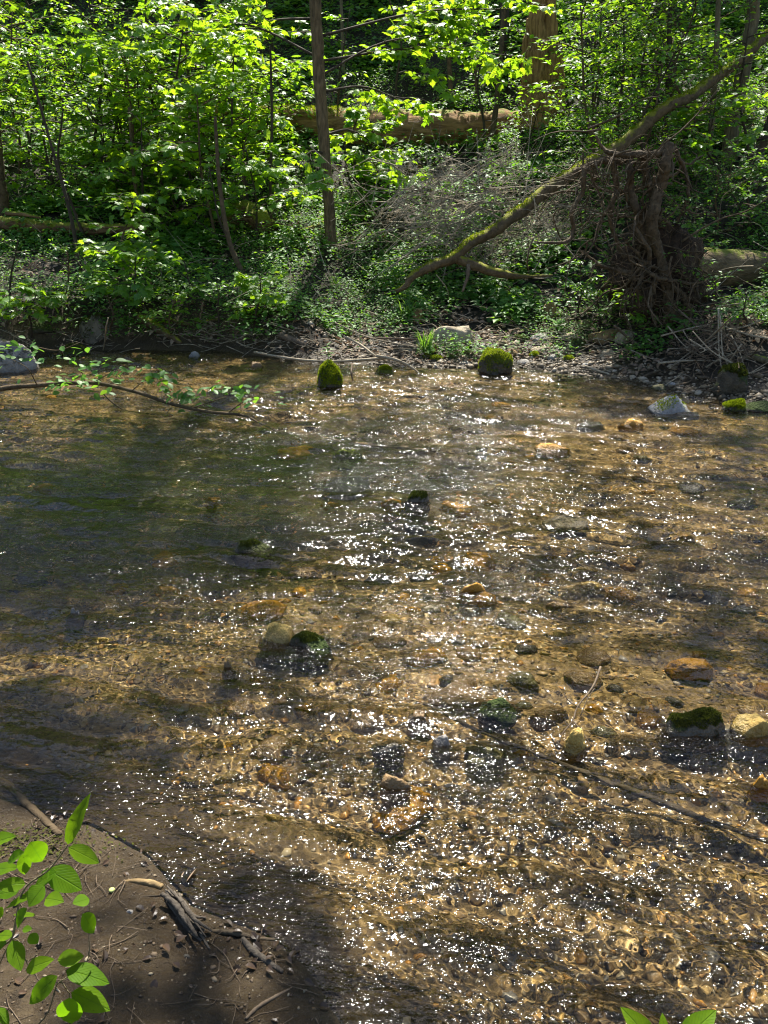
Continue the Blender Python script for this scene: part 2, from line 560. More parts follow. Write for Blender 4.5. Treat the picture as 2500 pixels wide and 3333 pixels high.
bed = t.mix(t.math('MULTIPLY', far_, t.rng(t.noise(1.7, co, 5, .65), .47, .6, 0, .75)), bed, (.05, .036, .016))
bed = t.mix(pool_shd, bed, t.ramp(b, [(.35, (.018, .024, .006)), (.7, (.07, .075, .02))]))  # dark green of the deep, shaded pool painted into the bed colour
mudc = t.ramp(t.noise(11, co, 9, .78), [(.32, (.035, .025, .011)), (.5, (.105, .074, .036)), (.68, (.22, .165, .088))])
flo = t.ramp(t.noise(20, co, 6, .7), [(.3, (.008, .008, .004)), (.55, (.026, .021, .011)), (.8, (.07, .05, .03))])
col = t.mix(mud, bed, mudc)
col = t.mix(zone, col, flo)
wet = t.rng(t.math('ADD', t.n('SeparateXYZ', {0: co}).outputs[2], t.math('MULTIPLY', t.math('SUBTRACT', b, .5), .14)), .24, .06)
col = t.mix(t.math('MULTIPLY', wet, t.math('MULTIPLY', mud, .78)), col, (.018, .011, .005))
rg = t.math('SUBTRACT', .9, t.math('MULTIPLY', t.math('MULTIPLY', wet, mud), .58))
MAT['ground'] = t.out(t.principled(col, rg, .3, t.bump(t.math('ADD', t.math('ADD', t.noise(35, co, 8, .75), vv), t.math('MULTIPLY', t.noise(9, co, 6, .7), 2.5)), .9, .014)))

# water: fresnel mirror over a clear refracting body
t = NT('stream_water')
wc = t.n('Mapping', {'Vector': t.n('NewGeometry').outputs['Position'], 'Rotation': (0, 0, math.radians(14)), 'Scale': (.55, 1., 1.)}).outputs[0]
wp = t.n('Mapping', {'Vector': wc, 'Scale': (.6, 1., 1.)}).outputs[0]
pat = t.rng(t.noise(2.2, wp, 4, .6, .4), .40, .60, .2, 1.25)
rip = t.math('ADD', t.noise(95, wc, 1.5, .5), t.math('MULTIPLY', t.noise(42, wc, 1, .5), 1.6))
wnm = t.n('Bump', {'Height': t.math('MULTIPLY', rip, pat), 'Strength': 1., 'Distance': .0064}).outputs[0]
fr = t.n('Fresnel', {0: 1.33, 'Normal': wnm}).outputs[0]
gl = t.n('BsdfGlossy', {'Color': (1., 1., 1.), 'Roughness': .055, 'Normal': wnm}).outputs[0]
rf = t.n('BsdfRefraction', {'Color': (.97, .96, .89), 'Roughness': 0., 'IOR': 1.33}).outputs[0]
MAT['water'] = t.out(t.n('MixShader', {0: fr, 1: rf, 2: gl}).outputs[0])

# ------------------------------------------------------------------ the setting: ground and water
def grow(a, b, s0, k):
    out = [a]
    s = s0
    while out[-1] < b:
        out.append(out[-1] + s)
        s *= k
    return np.array(out)


ys = np.concatenate([-grow(.4, 6, .2, 1.3)[::-1][:-1] + .8, np.arange(.4, 10.5, .03), grow(10.5, 75, .05, 1.03)])
xr = grow(4.6, 60, .08, 1.08)
xs = np.concatenate([-xr[::-1], np.arange(-4.56, 4.57, .04), xr])
X, Y = np.meshgrid(xs, ys)
Z = height(X, Y)
n1, n0 = X.shape
idx = np.arange(n1 * n0).reshape(n1, n0)
mb = MB()
mb.add(np.stack([X, Y, Z], -1), np.stack([idx[:-1, :-1], idx[:-1, 1:], idx[1:, 1:], idx[1:, :-1]], -1).reshape(-1, 4))
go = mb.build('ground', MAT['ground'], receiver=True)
tag(go, kind='structure')
DF = Y - Yfar(X)
DN = Ynear(X) - Y
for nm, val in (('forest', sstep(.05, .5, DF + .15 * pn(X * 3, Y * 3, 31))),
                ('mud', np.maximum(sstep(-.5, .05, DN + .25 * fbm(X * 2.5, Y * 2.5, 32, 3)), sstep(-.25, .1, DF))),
                ('pool_shade', np.clip(1.15 * np.exp(-(((X + 1.5) / 1.9) ** 2 + ((Y - 4.5) / 1.3) ** 2)) + .25 * pn(X * 1.5, Y * 1.5, 33), 0, .95))):
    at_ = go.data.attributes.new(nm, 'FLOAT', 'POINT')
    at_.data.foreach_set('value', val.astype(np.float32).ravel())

yw = [.35]
while yw[-1] < 9.6:
    yw.append(yw[-1] + .0030 + .0008 * yw[-1])
yw = np.array(yw)
u = np.linspace(-1, 1, 1300)
XW = u[None] * (.85 + .56 * yw[:, None])
XW = np.concatenate([np.full((len(yw), 1), -40.), XW, np.full((len(yw), 1), 40.)], 1)
YW = np.broadcast_to(yw[:, None], XW.shape)
rw = np.random.default_rng(5)
ZW = np.zeros_like(XW)
wx = XW + .05 * pn(XW * 1.3, YW * 1.3, 41)
wy = YW + .05 * pn(XW * 1.3, YW * 1.3, 42)
rif = np.clip(.85 + .95 * fbm(XW * .55 + YW * .25, YW * 1.15, 43, 3), .18, 1.7)
dsh = np.minimum(np.maximum(Yfar(XW) - YW, 0), np.maximum(YW - np.clip(Ynear(XW), .2, 9), 0))
rif = rif * sstep(0, .3, dsh) * (1 - .55 * np.exp(-(((XW + 1.5) / 1.6) ** 2 + ((YW - 4.4) / .9) ** 2))) + .10
NWAV = 84
SP = 2.6 * np.maximum(.0030 + .0008 * yw, 2 * (.85 + .56 * yw) / 1300)[:, None]
for k in range(NWAV):
    lam = .0165 * 2 ** (4.3 * (k / NWAV) ** 1.1)
    th = rw.normal(math.radians(76), .75 if lam < .09 else .38)
    s = (.20 if lam < .09 else .36) * math.sqrt(2 / NWAV) * sstep(SP * .8, SP * 1.5, lam)
    kk = 2 * math.pi / lam
    ZW += (s / kk) * np.sin(kk * (math.cos(th) * wx + math.sin(th) * wy) + rw.random() * 6.283) * rif
ZW -= .004
idx = np.arange(ZW.size).reshape(ZW.shape)
mb = MB()
mb.add(np.stack([XW, YW, ZW], -1), np.stack([idx[:-1, :-1], idx[:-1, 1:], idx[1:, 1:], idx[1:, :-1]], -1).reshape(-1, 4))
wo = mb.build('water', MAT['water'])
wo.cycles.is_caustics_caster = True
tag(wo, kind='structure')

# ------------------------------------------------------------------ label helper: colour + place against landmarks, always unique
LAND = []       # (photo x, photo y, name)
USED = set()


def where_label(desc, px, py):
    L = sorted(LAND, key=lambda l: math.hypot((l[0] - px) * .8, (l[1] - py) * 1.6))

    def rel(l):
        dx, dy = px - l[0], (py - l[1]) * 2
        if abs(dx) > abs(dy):
            return ('just ' if abs(dx) < 130 else '') + ('right of ' if dx > 0 else 'left of ') + l[2]
        return ('just ' if abs(dy) < 130 else '') + ('in front of ' if dy > 0 else 'behind ') + l[2]
    cands = [f'{desc} {rel(L[0])}', f'{desc} {rel(L[1])}', f'{desc} between {L[0][2]} and {L[1][2]}', f'{desc} {rel(L[2])}',
             f'{desc} between {L[0][2]} and {L[2][2]}', f'{desc} {rel(L[3])}', f'{desc} between {L[1][2]} and {L[2][2]}',
             f'{desc} between {L[0][2]} and {L[3][2]}', f'{desc} between {L[1][2]} and {L[3][2]}', f'{desc} {rel(L[4])}',
             f'{desc} between {L[0][2]} and {L[4][2]}', f'{desc} {rel(L[5])}']
    for c in cands:
        if c not in USED and len(c.split()) <= 16:
            USED.add(c)
            return c
    return None


# ------------------------------------------------------------------ rocks
_ico = {}


def ico(n):
    if n not in _ico:
        bm = bmesh.new()
        bmesh.ops.create_icosphere(bm, subdivisions=n, radius=1)
        bm.verts.ensure_lookup_table()
        _ico[n] = (np.array([v.co[:] for v in bm.verts]), np.array([[v.index for v in f.verts] for f in bm.faces]))
        bm.free()
    return _ico[n]


def rock_shape(seed, sx, sy, sz, ang=.5, n=4, taper=0.):
    V, F = ico(n)
    r = np.random.default_rng(seed)
    V = V / (np.sum(np.abs(V) ** 2.6, 1) ** (1 / 2.6))[:, None]
    W = V * (1 + .22 * pn3(V * 1.1, seed) + .10 * pn3(V * 2.4, seed + 1) + .035 * pn3(V * 6, seed + 2))[:, None]
    for _ in range(int(4 + 8 * ang)):
        d = norm(r.normal(size=3))
        lim = r.uniform(.62, .95) + (1 - ang) * .2
        W = W - d[None] * np.maximum(W @ d - lim, 0)[:, None] * .9
    W = W + V * (.045 * pn3(V * 6, seed + 3) + .022 * pn3(V * 14, seed + 4))[:, None]
    if taper:
        W[:, :2] *= (1 - taper * np.clip(W[:, 2:3], -.5, 1))
    W = W / np.array([np.ptp(W[:, 0]) / 2, np.ptp(W[:, 1]) / 2, np.ptp(W[:, 2]) / 2])
    return W * np.array([sx, sy, sz]), F


def rotz(V, a):
    c, s = math.cos(a), math.sin(a)
    return np.stack([V[:, 0] * c - V[:, 1] * s, V[:, 0] * s + V[:, 1] * c, V[:, 2]], 1)


def tufts(V, F, seed, n, size, zmin=.35, noise=0.):
    """Short moss shoots standing on the upward faces of a stone."""
    r = np.random.default_rng(seed)
    a, b, c = V[F[:, 0]], V[F[:, 1]], V[F[:, 2]]
    nr = np.cross(b - a, c - a)
    ar = np.linalg.norm(nr, axis=1)
    nr = nr / np.maximum(ar, 1e-12)[:, None]
    w = ar * (nr[:, 2] + .5 * pn3((a + b + c) / 3 * noise, seed) * (noise > 0) > zmin)
    if w.sum() <= 0:
        return None
    i = r.choice(len(F), n, p=w / w.sum())
    u, v = r.random(n), r.random(n)
    k = u + v > 1
    u[k], v[k] = 1 - u[k], 1 - v[k]
    P = a[i] + (b[i] - a[i]) * u[:, None] + (c[i] - a[i]) * v[:, None]
    mb = MB()
    ax = norm(nr[i] + np.array([0, 0, .6]) + r.normal(0, .55, (n, 3)))
    V1 = np.array([(0, .22, 0), (0, -.22, 0), (.6, .16, .04), (.6, -.16, .04), (1, 0, -.05)])
    place(mb, (V1, [np.array([(0, 1, 3, 2)]), np.array([(2, 3, 4)])]), P, ax, r.normal(size=(n, 3)), size * r.uniform(.6, 1.4, n))
    return mb


def rock(name, label, px, py, wpx, hpx, mat, seed, depth=.8, ang=.5, sub=0., tuft=0, tsize=.012, cat='stone', group=None, taper=0., rot=0., on=None, land=None, n=4, tz=.35, lift=.58):
    """A stone whose front foot is seen at (px, py); wpx wide and hpx tall in photo pixels; sub = metres its top lies under water."""
    if on == 'bank':
        P = ground(px, py)
    else:
        P = at(px, py, -.05 if sub else 0)
        if not sub and py > 1400:
            lift = lift * .9
    s = ppm(P)
    w = wpx * s
    dep = math.atan2(CAM_H - P[2], P[1])
    dy = w * depth
    vis = max((hpx * s - dy * .6 * math.sin(dep)) / math.cos(dep) * lift, .08 * w)
    cx, cy = P[0], P[1] + dy * .42
    g = float(height(cx, cy)) if on != 'bank' else P[2]
    top = g + vis if on == 'bank' else (vis if not sub else -sub)
    bot = min(g, P[2]) - .04 - .12 * w
    if sub and top - bot < .35 * w * .6:
        bot = top - .35 * w * .6
    sz = (top - bot) / 2
    V, F = rock_shape(seed, w / 2, dy / 2, sz, ang, n, taper)
    V = rotz(V, rot)
    V[:, 0] *= w / np.ptp(V[:, 0])
    loc = np.array([cx, cy, (top + bot) / 2])
    mb = MB()
    mb.add(V, F)
    if tuft:
        root = thing(name, label, cat, loc, group)
        mb.build('stone_body', mat, root, receiver=True)
        keep = V[:, 2] + loc[2] > .012
        FF = F[keep[F].all(1)]
        tm = tufts(V, FF, seed + 9, tuft, tsize, tz, 9.)
        if tm:
            tm.build('moss', MAT['moss_tuft'] if mat is MAT['r_moss'] or mat is MAT['r_white'] else MAT['moss_dark'], root, smooth=False)
        o = root
    else:
        o = mb.build(name, mat, receiver=True)
        o.location = loc
        tag(o, label, cat, group)
    USED.add(label)
    if land:
        LAND.append((px, py, land))
    return o, loc, top


A = MAT
rock('mossy_boulder', 'rounded boulder capped with bright green moss at the far waterline', 1613, 1216, 112, 92, A['r_moss'], 1, .8, .55, lift=.95, tuft=5200, tsize=.010, cat='boulder', land='the moss-capped boulder', taper=.12, tz=.1)
o, L_sprout, T_sprout = rock('mossy_stone', 'cone-shaped mossy stone with a leafy sprout growing from its top', 1074, 1260, 86, 92, A['r_moss'], 2, .85, .3, lift=.95, tuft=4200, tsize=.014, cat='stone', land='the cone-shaped mossy stone', taper=.26, tz=-.1)
rock('pale_boulder', 'large pale grey boulder with a moss patch in the water below the root plate', 2195, 1347, 165, 112, A['r_white'], 203, .7, .95, taper=.4, tuft=500, tsize=.012, cat='boulder', land='the pale grey boulder', tz=.8)
rock('mossy_stone', 'small bright mossy stone right of the pale grey boulder', 2398, 1335, 76, 56, A['r_moss'], 4, .8, .3, tuft=2400, tsize=.012, land='the small bright mossy stone', tz=.1)
rock('mossy_boulder', 'tall dark mossy boulder at the right waterline under the driftwood pile', 2390, 1298, 112, 128, A['r_dkmoss'], 5, .9, .3, lift=.9, tuft=2200, tsize=.016, cat='boulder', land='the tall dark mossy boulder', taper=.2, tz=.5)
rock('wet_stone', 'wet brown mossy stone cut by the right edge of the photo', 2480, 1338, 105, 52, A['r_dkmoss'], 6, .8, .5)
rock('pale_stone', 'small pale stone in the shallows behind the pale grey boulder', 2192, 1262, 44, 26, A['r_white'], 7, .8, .6)
rock('olive_stone', 'small olive stone touching the small pale stone in the shallows', 2150, 1268, 50, 26, A['r_olive'], 8, .8, .5)
rock('orange_slab', 'flat orange slab breaking the surface below the gravel bar', 1806, 1468, 122, 38, A['r_orange'], 9, .55, .7, cat='stone', land='the flat orange slab')
rock('mossy_stone', 'low stone wearing a thin moss mat in midstream', 1128, 1472, 104, 28, A['r_moss'], 10, .6, .3, tuft=1400, tsize=.009, land='the low moss mat stone', tz=.2)
rock('flat_stone', 'flat grey-green stone just under water below the moss mat stone', 1128, 1578, 158, 40, A['r_grey'], 11, .5, .6, sub=.02)
rock('mossy_stone', 'round mossy hump with water foaming round it in midstream', 1362, 1640, 88, 66, A['r_halfmoss'], 12, .8, .2, tuft=1800, tsize=.007, land='the round mossy hump', tz=.3)
rock('orange_stone', 'pale orange stone under water left of the round mossy hump', 1285, 1655, 80, 50, A['r_orange'], 13, .8, .4, sub=.01)
rock('mossy_stone', 'low wet stone half covered in moss below the dark pool', 815, 1800, 135, 66, A['r_halfmoss'], 14, .7, .3, tuft=700, tsize=.008, land='the low half-mossy stone', tz=.5)
rock('orange_stone', 'orange leaf-shaped stone tilted out of the water in midstream', 1545, 1925, 106, 52, A['r_orange'], 15, .4, .6, rot=.35, land='the tilted orange stone')
rock('orange_stone', 'broad orange stone under water below the tilted orange stone', 1560, 1970, 120, 40, A['r_orange'], 16, .6, .4, sub=.015)
rock('yellow_stone', 'yellow-topped stone leaning against the dark mossy stone in midstream', 905, 2088, 132, 74, A['r_yellow'], 17, .8, .25, lift=.75, land='the yellow-topped stone')
rock('mossy_stone', 'dark mossy oval stone beside the yellow-topped stone', 1000, 2118, 158, 92, A['r_dkmoss'], 18, .62, .15, rot=-.35, lift=.6, tuft=2600, tsize=.005, land='the dark mossy oval stone', tz=.3)
rock('brown_shard', 'upright brown shard poking out of the riffle', 735, 2172, 52, 40, A['r_brown'], 19, .6, .9, taper=.4, land='the upright brown shard')
rock('pointed_stone', 'wet pointed grey stone at the lower edge of the dark pool', 238, 2000, 66, 36, A['r_grey'], 20, .7, .9, taper=.35, land='the wet pointed stone')
rock('orange_stone', 'large orange stone under water right of midstream', 2262, 2205, 150, 80, A['r_orange'], 21, .7, .3, sub=.012, land='the large orange stone')
rock('mossy_boulder', 'large mossy boulder with a bare pale tip at lower right', 2288, 2405, 250, 165, A['r_halfmoss'], 22, .6, .85, rot=.3, tuft=5000, tsize=.006, cat='boulder', land='the large mossy boulder', tz=.2, lift=.5)
rock('orange_boulder', 'orange-brown boulder cut by the right edge beside the large mossy boulder', 2478, 2398, 150, 108, A['r_yellow'], 23, .8, .25, cat='boulder')
rock('mossy_stone', 'rough dark mossy stone washed over by the riffle', 1625, 2330, 135, 66, A['r_dkmoss'], 24, .9, .3, tuft=500, tsize=.009, land='the rough dark mossy stone', tz=.5)
rock('yellow_stone', 'yellow-brown stone standing out of water behind the sunken branch', 1880, 2440, 96, 100, A['r_yellow'], 25, .7, .5, rot=.5, taper=.25, land='the yellow-brown standing stone')
rock('brown_slab', 'flat wet brown slab above the grey cube stone', 1370, 2345, 84, 46, A['r_brown'], 26, .7, .7, land='the flat wet brown slab')
rock('grey_stone', 'grey cube-shaped stone in front of the flat wet brown slab', 1440, 2425, 66, 62, A['r_grey'], 27, .8, .8, land='the grey cube stone')
rock('dark_stone', 'dark rounded wet stone left of the grey cube stone', 1262, 2452, 110, 58, A['r_dark'], 28, .7, .2, land='the dark rounded wet stone')
rock('brown_stone', 'smooth brown stone with a grey shine, lowest of the standing stones', 1288, 2580, 104, 100, A['r_brown'], 29, .9, .3, land='the smooth brown stone')
rock('olive_stone', 'mottled olive stone awash right of the smooth brown stone', 1582, 2512, 140, 84, A['r_olive'], 30, .8, .3, sub=.004, land='the mottled olive stone')
rock('orange_stone', 'rusty stone cut by the right edge above the sunken branch', 2490, 2560, 74, 66, A['r_orange'], 31, .8, .4)
rock('brown_stone', 'smooth brown stone in the shade of the far left shore', 832, 1194, 50, 26, A['r_brown'], 32, .8, .2, land='the smooth shaded stone')
rock('grey_stone', 'little grey stone at the far shore below the mossy limb end', 628, 1160, 44, 26, A['r_grey'], 33, .8, .4)
rock('dark_stone', 'dark stone under water right of midstream, water humped over it', 1930, 1405, 92, 44, A['r_dark'], 34, .8, .3, sub=.005, land='the dark humped stone')
rock('orange_stone', 'flat orange stone left of the pale grey boulder', 2058, 1385, 84, 34, A['r_orange'], 35, .6, .5)
rock('orange_stone', 'orange stone under the shallow water above the flat orange stone', 1928, 1330, 70, 22, A['r_orange'], 36, .6, .5, sub=.01)
rock('mossy_stone', 'small moss tuft stone under the driftwood sticks at the far shore', 1252, 1212, 62, 36, A['r_moss'], 37, .7, .3, tuft=900, tsize=.012, tz=.3)
rock('tan_slab', 'tilted tan slab lying on the far bank above the gravel', 1484, 1128, 150, 66, A['r_tan'], 38, .55, .8, lift=1.1, on='bank', cat='boulder', land='the tilted tan slab')
rock('pale_boulder', 'big pale boulder in the sun at the left edge of the far shore', -10, 1212, 200, 200, A['r_palemoss'], 143, .9, .95, cat='boulder', land='the big pale boulder')
rock('dark_boulder', 'dark angular boulder behind the big pale boulder', 105, 1085, 120, 80, A['r_dkmoss'], 40, .8, .8, on='bank', cat='boulder', tuft=500, tsize=.014)
rock('mossy_boulder', 'leaning mossy boulder in the shade of the left bank', 310, 1132, 130, 120, A['r_halfmoss'], 41, .7, .6, lift=.95, cat='boulder', rot=-.4, tuft=1500, tsize=.015, land='the leaning mossy boulder', taper=.3)
rock('mossy_stone', 'dark mossy stone at the foot of the leaning mossy boulder', 232, 1155, 90, 60, A['r_dkmoss'], 42, .8, .4, tuft=900, tsize=.013)
rock('tan_stone', 'small brown stone right of the leaning mossy boulder', 418, 1126, 52, 30, A['r_brown'], 43, .8, .4)
rock('mossy_stone', 'bright moss stone glowing in a sunfleck under the left bank', 465, 1108, 42, 30, A['r_moss'], 44, .8, .3, tuft=900, tsize=.012)
rock('pale_stone', 'pale stones end at the gravel bar, thin and bleached', 1915, 1203, 62, 38, A['r_white'], 45, .5, .7, land='the bleached thin stone')
LAND += [(2000, 2600, 'the sunken branch'), (1250, 1455, 'the sunken pole'), (560, 1310, 'the overhanging branch'), (640, 2990, 'the grey wood stub'), (470, 2885, 'the yellow wood splinter'), (100, 2640, 'the brown stick on the mud'), (2330, 1220, 'the driftwood pile'), (1050, 1170, 'the shore sticks')]

# stones of the gravel bar
rg_ = np.random.default_rng(77)
kinds = [('r_tan', 'tan'), ('r_grey', 'grey'), ('r_dkmoss', 'dark mossy'), ('r_brown', 'brown'), ('r_halfmoss', 'half-mossy'), ('r_moss', 'mossy'), ('r_olive', 'olive')]
bar = [(1765, 1112, 70, 46, 1), (1850, 1110, 62, 48, 0), (1885, 1145, 70, 70, 2), (1755, 1150, 52, 40, 0), (1700, 1115, 58, 44, 2), (1672, 1160, 46, 40, 3), (1745, 1165, 40, 36, 5), (1710, 1190, 52, 34, 1),
       (1640, 1125, 44, 30, 6), (1580, 1135, 40, 26, 1), (1530, 1160, 46, 30, 4), (1420, 1175, 46, 30, 5), (1470, 1170, 52, 30, 2), (1390, 1165, 34, 26, 5), (1980, 1160, 58, 40, 0), (2045, 1110, 74, 62, 0), (1990, 1110, 92, 62, 3),
       (1950, 1110, 60, 50, 3), (2060, 1140, 40, 26, 6), (1975, 1190, 44, 26, 3), (2030, 1185, 46, 24, 4), (1855, 1175, 40, 30, 5), (2100, 1225, 40, 26, 0), (1800, 1170, 36, 26, 1), (1620, 1195, 36, 26, 3), (1515, 1190, 44, 24, 1),
       (1555, 1190, 30, 22, 6), (1905, 1070, 60, 46, 6), (1790, 1040, 44, 92, 3), (1360, 1050, 34, 80, 3)]
for i, (px, py, w, h, k) in enumerate(bar):
    lab = where_label(f'{kinds[k][1]} stone', px, py)
    if lab is None:
        continue
    tf = 700 if k == 5 else (300 if k == 2 else 0)
    rock(kinds[k][0][2:].replace('dkmoss', 'mossy').replace('halfmoss', 'mossy') + '_stone' if k not in (2, 4, 5) else 'mossy_stone', lab, px, py, w, h, A[kinds[k][0]], 200 + i, .8, .6, on='bank' if py < 1185 else None, group='stones of the gravel bar', tuft=tf, tsize=.012, n=3, rot=rg_.uniform(-.5, .5))

# cobbles on the stream bed
cobk = [('r_orange', 'orange'), ('r_brown', 'brown'), ('r_olive', 'olive'), ('r_dark', 'dark'), ('r_yellow', 'yellow'), ('r_tan', 'tan'), ('r_grey', 'grey')]
placed = [(l[0], l[1], 90) for l in LAND]
rc = np.random.default_rng(99)
cnt = 0
for trial in range(6000):
    if cnt >= 190:
        break
    px, py = rc.uniform(-40, 2540), rc.uniform(1290, 2700)
    P = at(px, py, -.08)
    if P[1] < Ynear(P[0]) + .35 or P[1] > Yfar(P[0]) - .35:
        continue
    dens = .45 + .9 * pn(P[0] * .8, P[1] * .8, 55) + (.5 if 700 < px < 2000 and 1800 < py < 2550 else 0) - (.55 if py > 2480 and px > 1350 else 0)
    if rc.random() > dens:
        continue
    wm = float(np.clip(rc.lognormal(math.log(.10), .5), .04, .30))
    w = wm / ppm(P)
    if any(abs(px - a) < (w + b) * .45 and abs(py - c) < (w + b) * .26 for a, c, b in placed):
        continue
    if P[0] < -.3 and 3.6 < P[1] < 5.6 and rc.random() < .75:
        continue
    k = int(rc.choice(7, p=[.42, .22, .08, .08, .10, .07, .03]))
    size = 'small' if wm < .07 else 'big' if wm > .14 else 'mid-sized'
    lab = where_label(f'{size} {cobk[k][1]} cobble under water', px, py)
    if lab is None:
        continue
    placed.append((px, py, w))
    g = float(height(P[0], P[1]))
    rock(cobk[k][1] + '_cobble', lab, px, py, w, w * .5, A[cobk[k][0]], 400 + cnt, rc.uniform(.55, 1.), rc.uniform(.15, .7), sub=max(.008, min(-g - .42 * wm, .2)), group='cobbles on the stream bed', n=3, rot=rc.uniform(-1, 1), cat='cobble')
    cnt += 1

# gravel of the bed, far too many grains to count
V0, F0 = ico(1)
mb = MB()
rv = np.random.default_rng(3)


def grains(mb, x, y, z, s, r):
    n = len(x)
    sc = s[:, None, None] * r.uniform(.55, 1.2, (n, 1, 3)) * np.array([1, 1, .6])
    a = r.uniform(0, 6.28, n)
    W = V0[None] * (1 + .2 * r.normal(size=(n, len(V0), 1))) * sc
    ca, sa = np.cos(a)[:, None], np.sin(a)[:, None]
    W = np.stack([W[..., 0] * ca - W[..., 1] * sa + x[:, None], W[..., 0] * sa + W[..., 1] * ca + y[:, None], W[..., 2] + z[:, None]], -1)
    mb.add(W.reshape(-1, 3), (F0[None] + (np.arange(n) * len(V0))[:, None, None]).reshape(-1, 3))


N = 60000
y = .6 + 8.4 * rv.random(N) ** 1.7
x = rv.uniform(-1, 1, N) * (.8 + .56 * y)
d1, d2 = Yfar(x) - y, y - Ynear(x)
keep = (d1 > .05) & (d2 > .05) & (rv.random(N) < sstep(0, .6, d2 + .2 * pn(x * 3, y * 3, 62)) * 1.4 - .25 + .3 * 0) & (rv.random(N) < .62 + .8 * pn(x * 1.1, y * 1.1, 61) + .35 * sstep(3, 1.5, y))
x, y = x[keep], y[keep]
s = np.clip(rv.lognormal(math.log(.0062), .42, len(x)), .003, .026) * (1 + .10 * y)
grains(mb, x, y, height(x, y) + s * .12, s, rv)
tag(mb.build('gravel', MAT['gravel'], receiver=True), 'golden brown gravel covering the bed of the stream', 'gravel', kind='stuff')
mb = MB()
N = 9000
x = rv.uniform(-4.6, 4.9, N)
y = Yfar(x) + rv.uniform(-.12, 1.0, N) ** 1
keep = rv.random(N) < sstep(-1.5, .4, x) * sstep(1.1, .2, y - Yfar(x))
x, y = x[keep], y[keep]
s = np.clip(rv.lognormal(math.log(.016), .5, len(x)), .006, .05)
grains(mb, x, y, height(x, y) + s * .1, s, rv)
tag(mb.build('shingle', MAT['bank_gravel'], receiver=True), 'loose shingle along the foot of the far bank', 'shingle', kind='stuff')

# ------------------------------------------------------------------ plants
def foliage_branch(mbw, mbl, P0, d, L, kind, size, r, rad, density=1., sub=True):
    """One leafy twig: wood into mbw, leaves into mbl."""
    n = 6
    d = norm(d)
    pts = [P0]
    dd = d.copy()
    for i in range(n):
        dd = norm(dd + r.normal(0, .16, 3) + np.array([0, 0, -.07 * i / n]))
        pts.append(pts[-1] + dd * L / n)
    tube(mbw, pts, rad, rad * .3, 4, n=7, cap=False)
    P = spline(pts, 30)
    T = norm(np.gradient(P, axis=0))
    tpl = {'maple': MAPLE, 'oval': OVAL, 'small': SMALL}[kind]
    step = size * (.62 if kind != 'maple' else .85) / density
    m = max(3, int(L * .85 / step))
    ii = np.linspace(5, 29, m).astype(int)
    pos, ax, nr, sz = [], [], [], []
    for j, i in enumerate(ii):
        side = norm(np.cross(T[i], [0, 0, 1]) + 1e-6)
        for sg in ((1, -1) if kind == 'maple' or r.random() < .35 else ((1,) if j % 2 else (-1,))):
            a = norm(T[i] * r.uniform(.2, .9) + side * sg * r.uniform(.5, 1.) + np.array([0, 0, r.uniform(-.65, .12) if kind == 'maple' else r.uniform(-.3, .35)]))
            s = size * r.uniform(.6, 1.15)
            pos.append(P[i] + a * s * (.45 if kind == 'maple' else .12) + r.normal(0, .01, 3))
            ax.append(a)
            nr.append(np.array([0, -.12, 1]) + r.normal(0, .38, 3))
            sz.append(s)
    pos.append(P[-1]); ax.append(T[-1] + np.array([0, 0, -.2])); nr.append([0, -.1, 1.]); sz.append(size)
    place(mbl, tpl, np.array(pos), np.array(ax), np.array(nr), np.array(sz))
    if sub:
        for j in (9, 14, 19, 24):
            if r.random() < .75:
                side = norm(np.cross(T[j], [0, 0, 1]) + 1e-6) * r.choice([-1, 1])
                foliage_branch(mbw, mbl, P[j], T[j] * .7 + side * .8 + np.array([0, 0, r.uniform(-.15, .2)]), L * r.uniform(.3, .5), kind, size, r, rad * .55, density, False)


def shrub(name, label, base, top, spread, kind, size, seed, nb=12, density=1., lo=.25, cat='sapling', group=None, stem_r=.016, bark=None, az=None):
    r = np.random.default_rng(seed)
    base, top = np.asarray(base, float), np.asarray(top, float)
    root = thing(name, label, cat, base, group)
    mid = (base + top) / 2 + np.array([r.normal(0, .08), r.normal(0, .08), 0]) * np.linalg.norm(top - base)
    pts = np.array([base - [0, 0, .05], base * .6 + mid * .4 + r.normal(0, .03, 3), mid, mid * .45 + top * .55, top])
    ms, mw, ml = MB(), MB(), MB()
    P = tube(ms, pts - base, stem_r, stem_r * .3, 6, n=24)
    for k in range(nb):
        s = lo + (1 - lo) * (k + r.random()) / nb
        i = min(int(s * 23), 23)
        a = (k * 2.4 + r.random()) if az is None else r.normal(az, .9)
        d = np.array([math.cos(a), math.sin(a), r.uniform(.05, .55)])
        L = spread * (1.05 - .55 * s) * r.uniform(.7, 1.15)
        foliage_branch(mw, ml, P[i], d, L, kind, size, r, stem_r * .38, density)
    ms.build('stem', bark or MAT['bark_dark'], root)
    mw.build('twigs', bark or MAT['bark_dark'], root)
    ml.build('foliage', MAT[kind], root, smooth=False)
    USED.add(label)
    return root


PLANT_LAND = [(1065, 600, 'the straight trunk'), (1230, 420, 'the long rotten log'), (1760, 250, 'the broken snag'), (2150, 700, 'the root plate'), (150, 735, 'the decayed left log'), (2440, 300, 'the pale right trunk'),
              (1700, 680, 'the leaning mossy limb'), (1550, 720, 'the brush pile'), (780, 740, 'the mossy hump log'), (310, 1060, 'the leaning mossy boulder'), (30, 1120, 'the big pale boulder'), (2420, 870, 'the fallen trunk'), (15, 650, 'the cut left trunk'), (1480, 1090, 'the tilted tan slab')]
save, LAND = LAND, PLANT_LAND
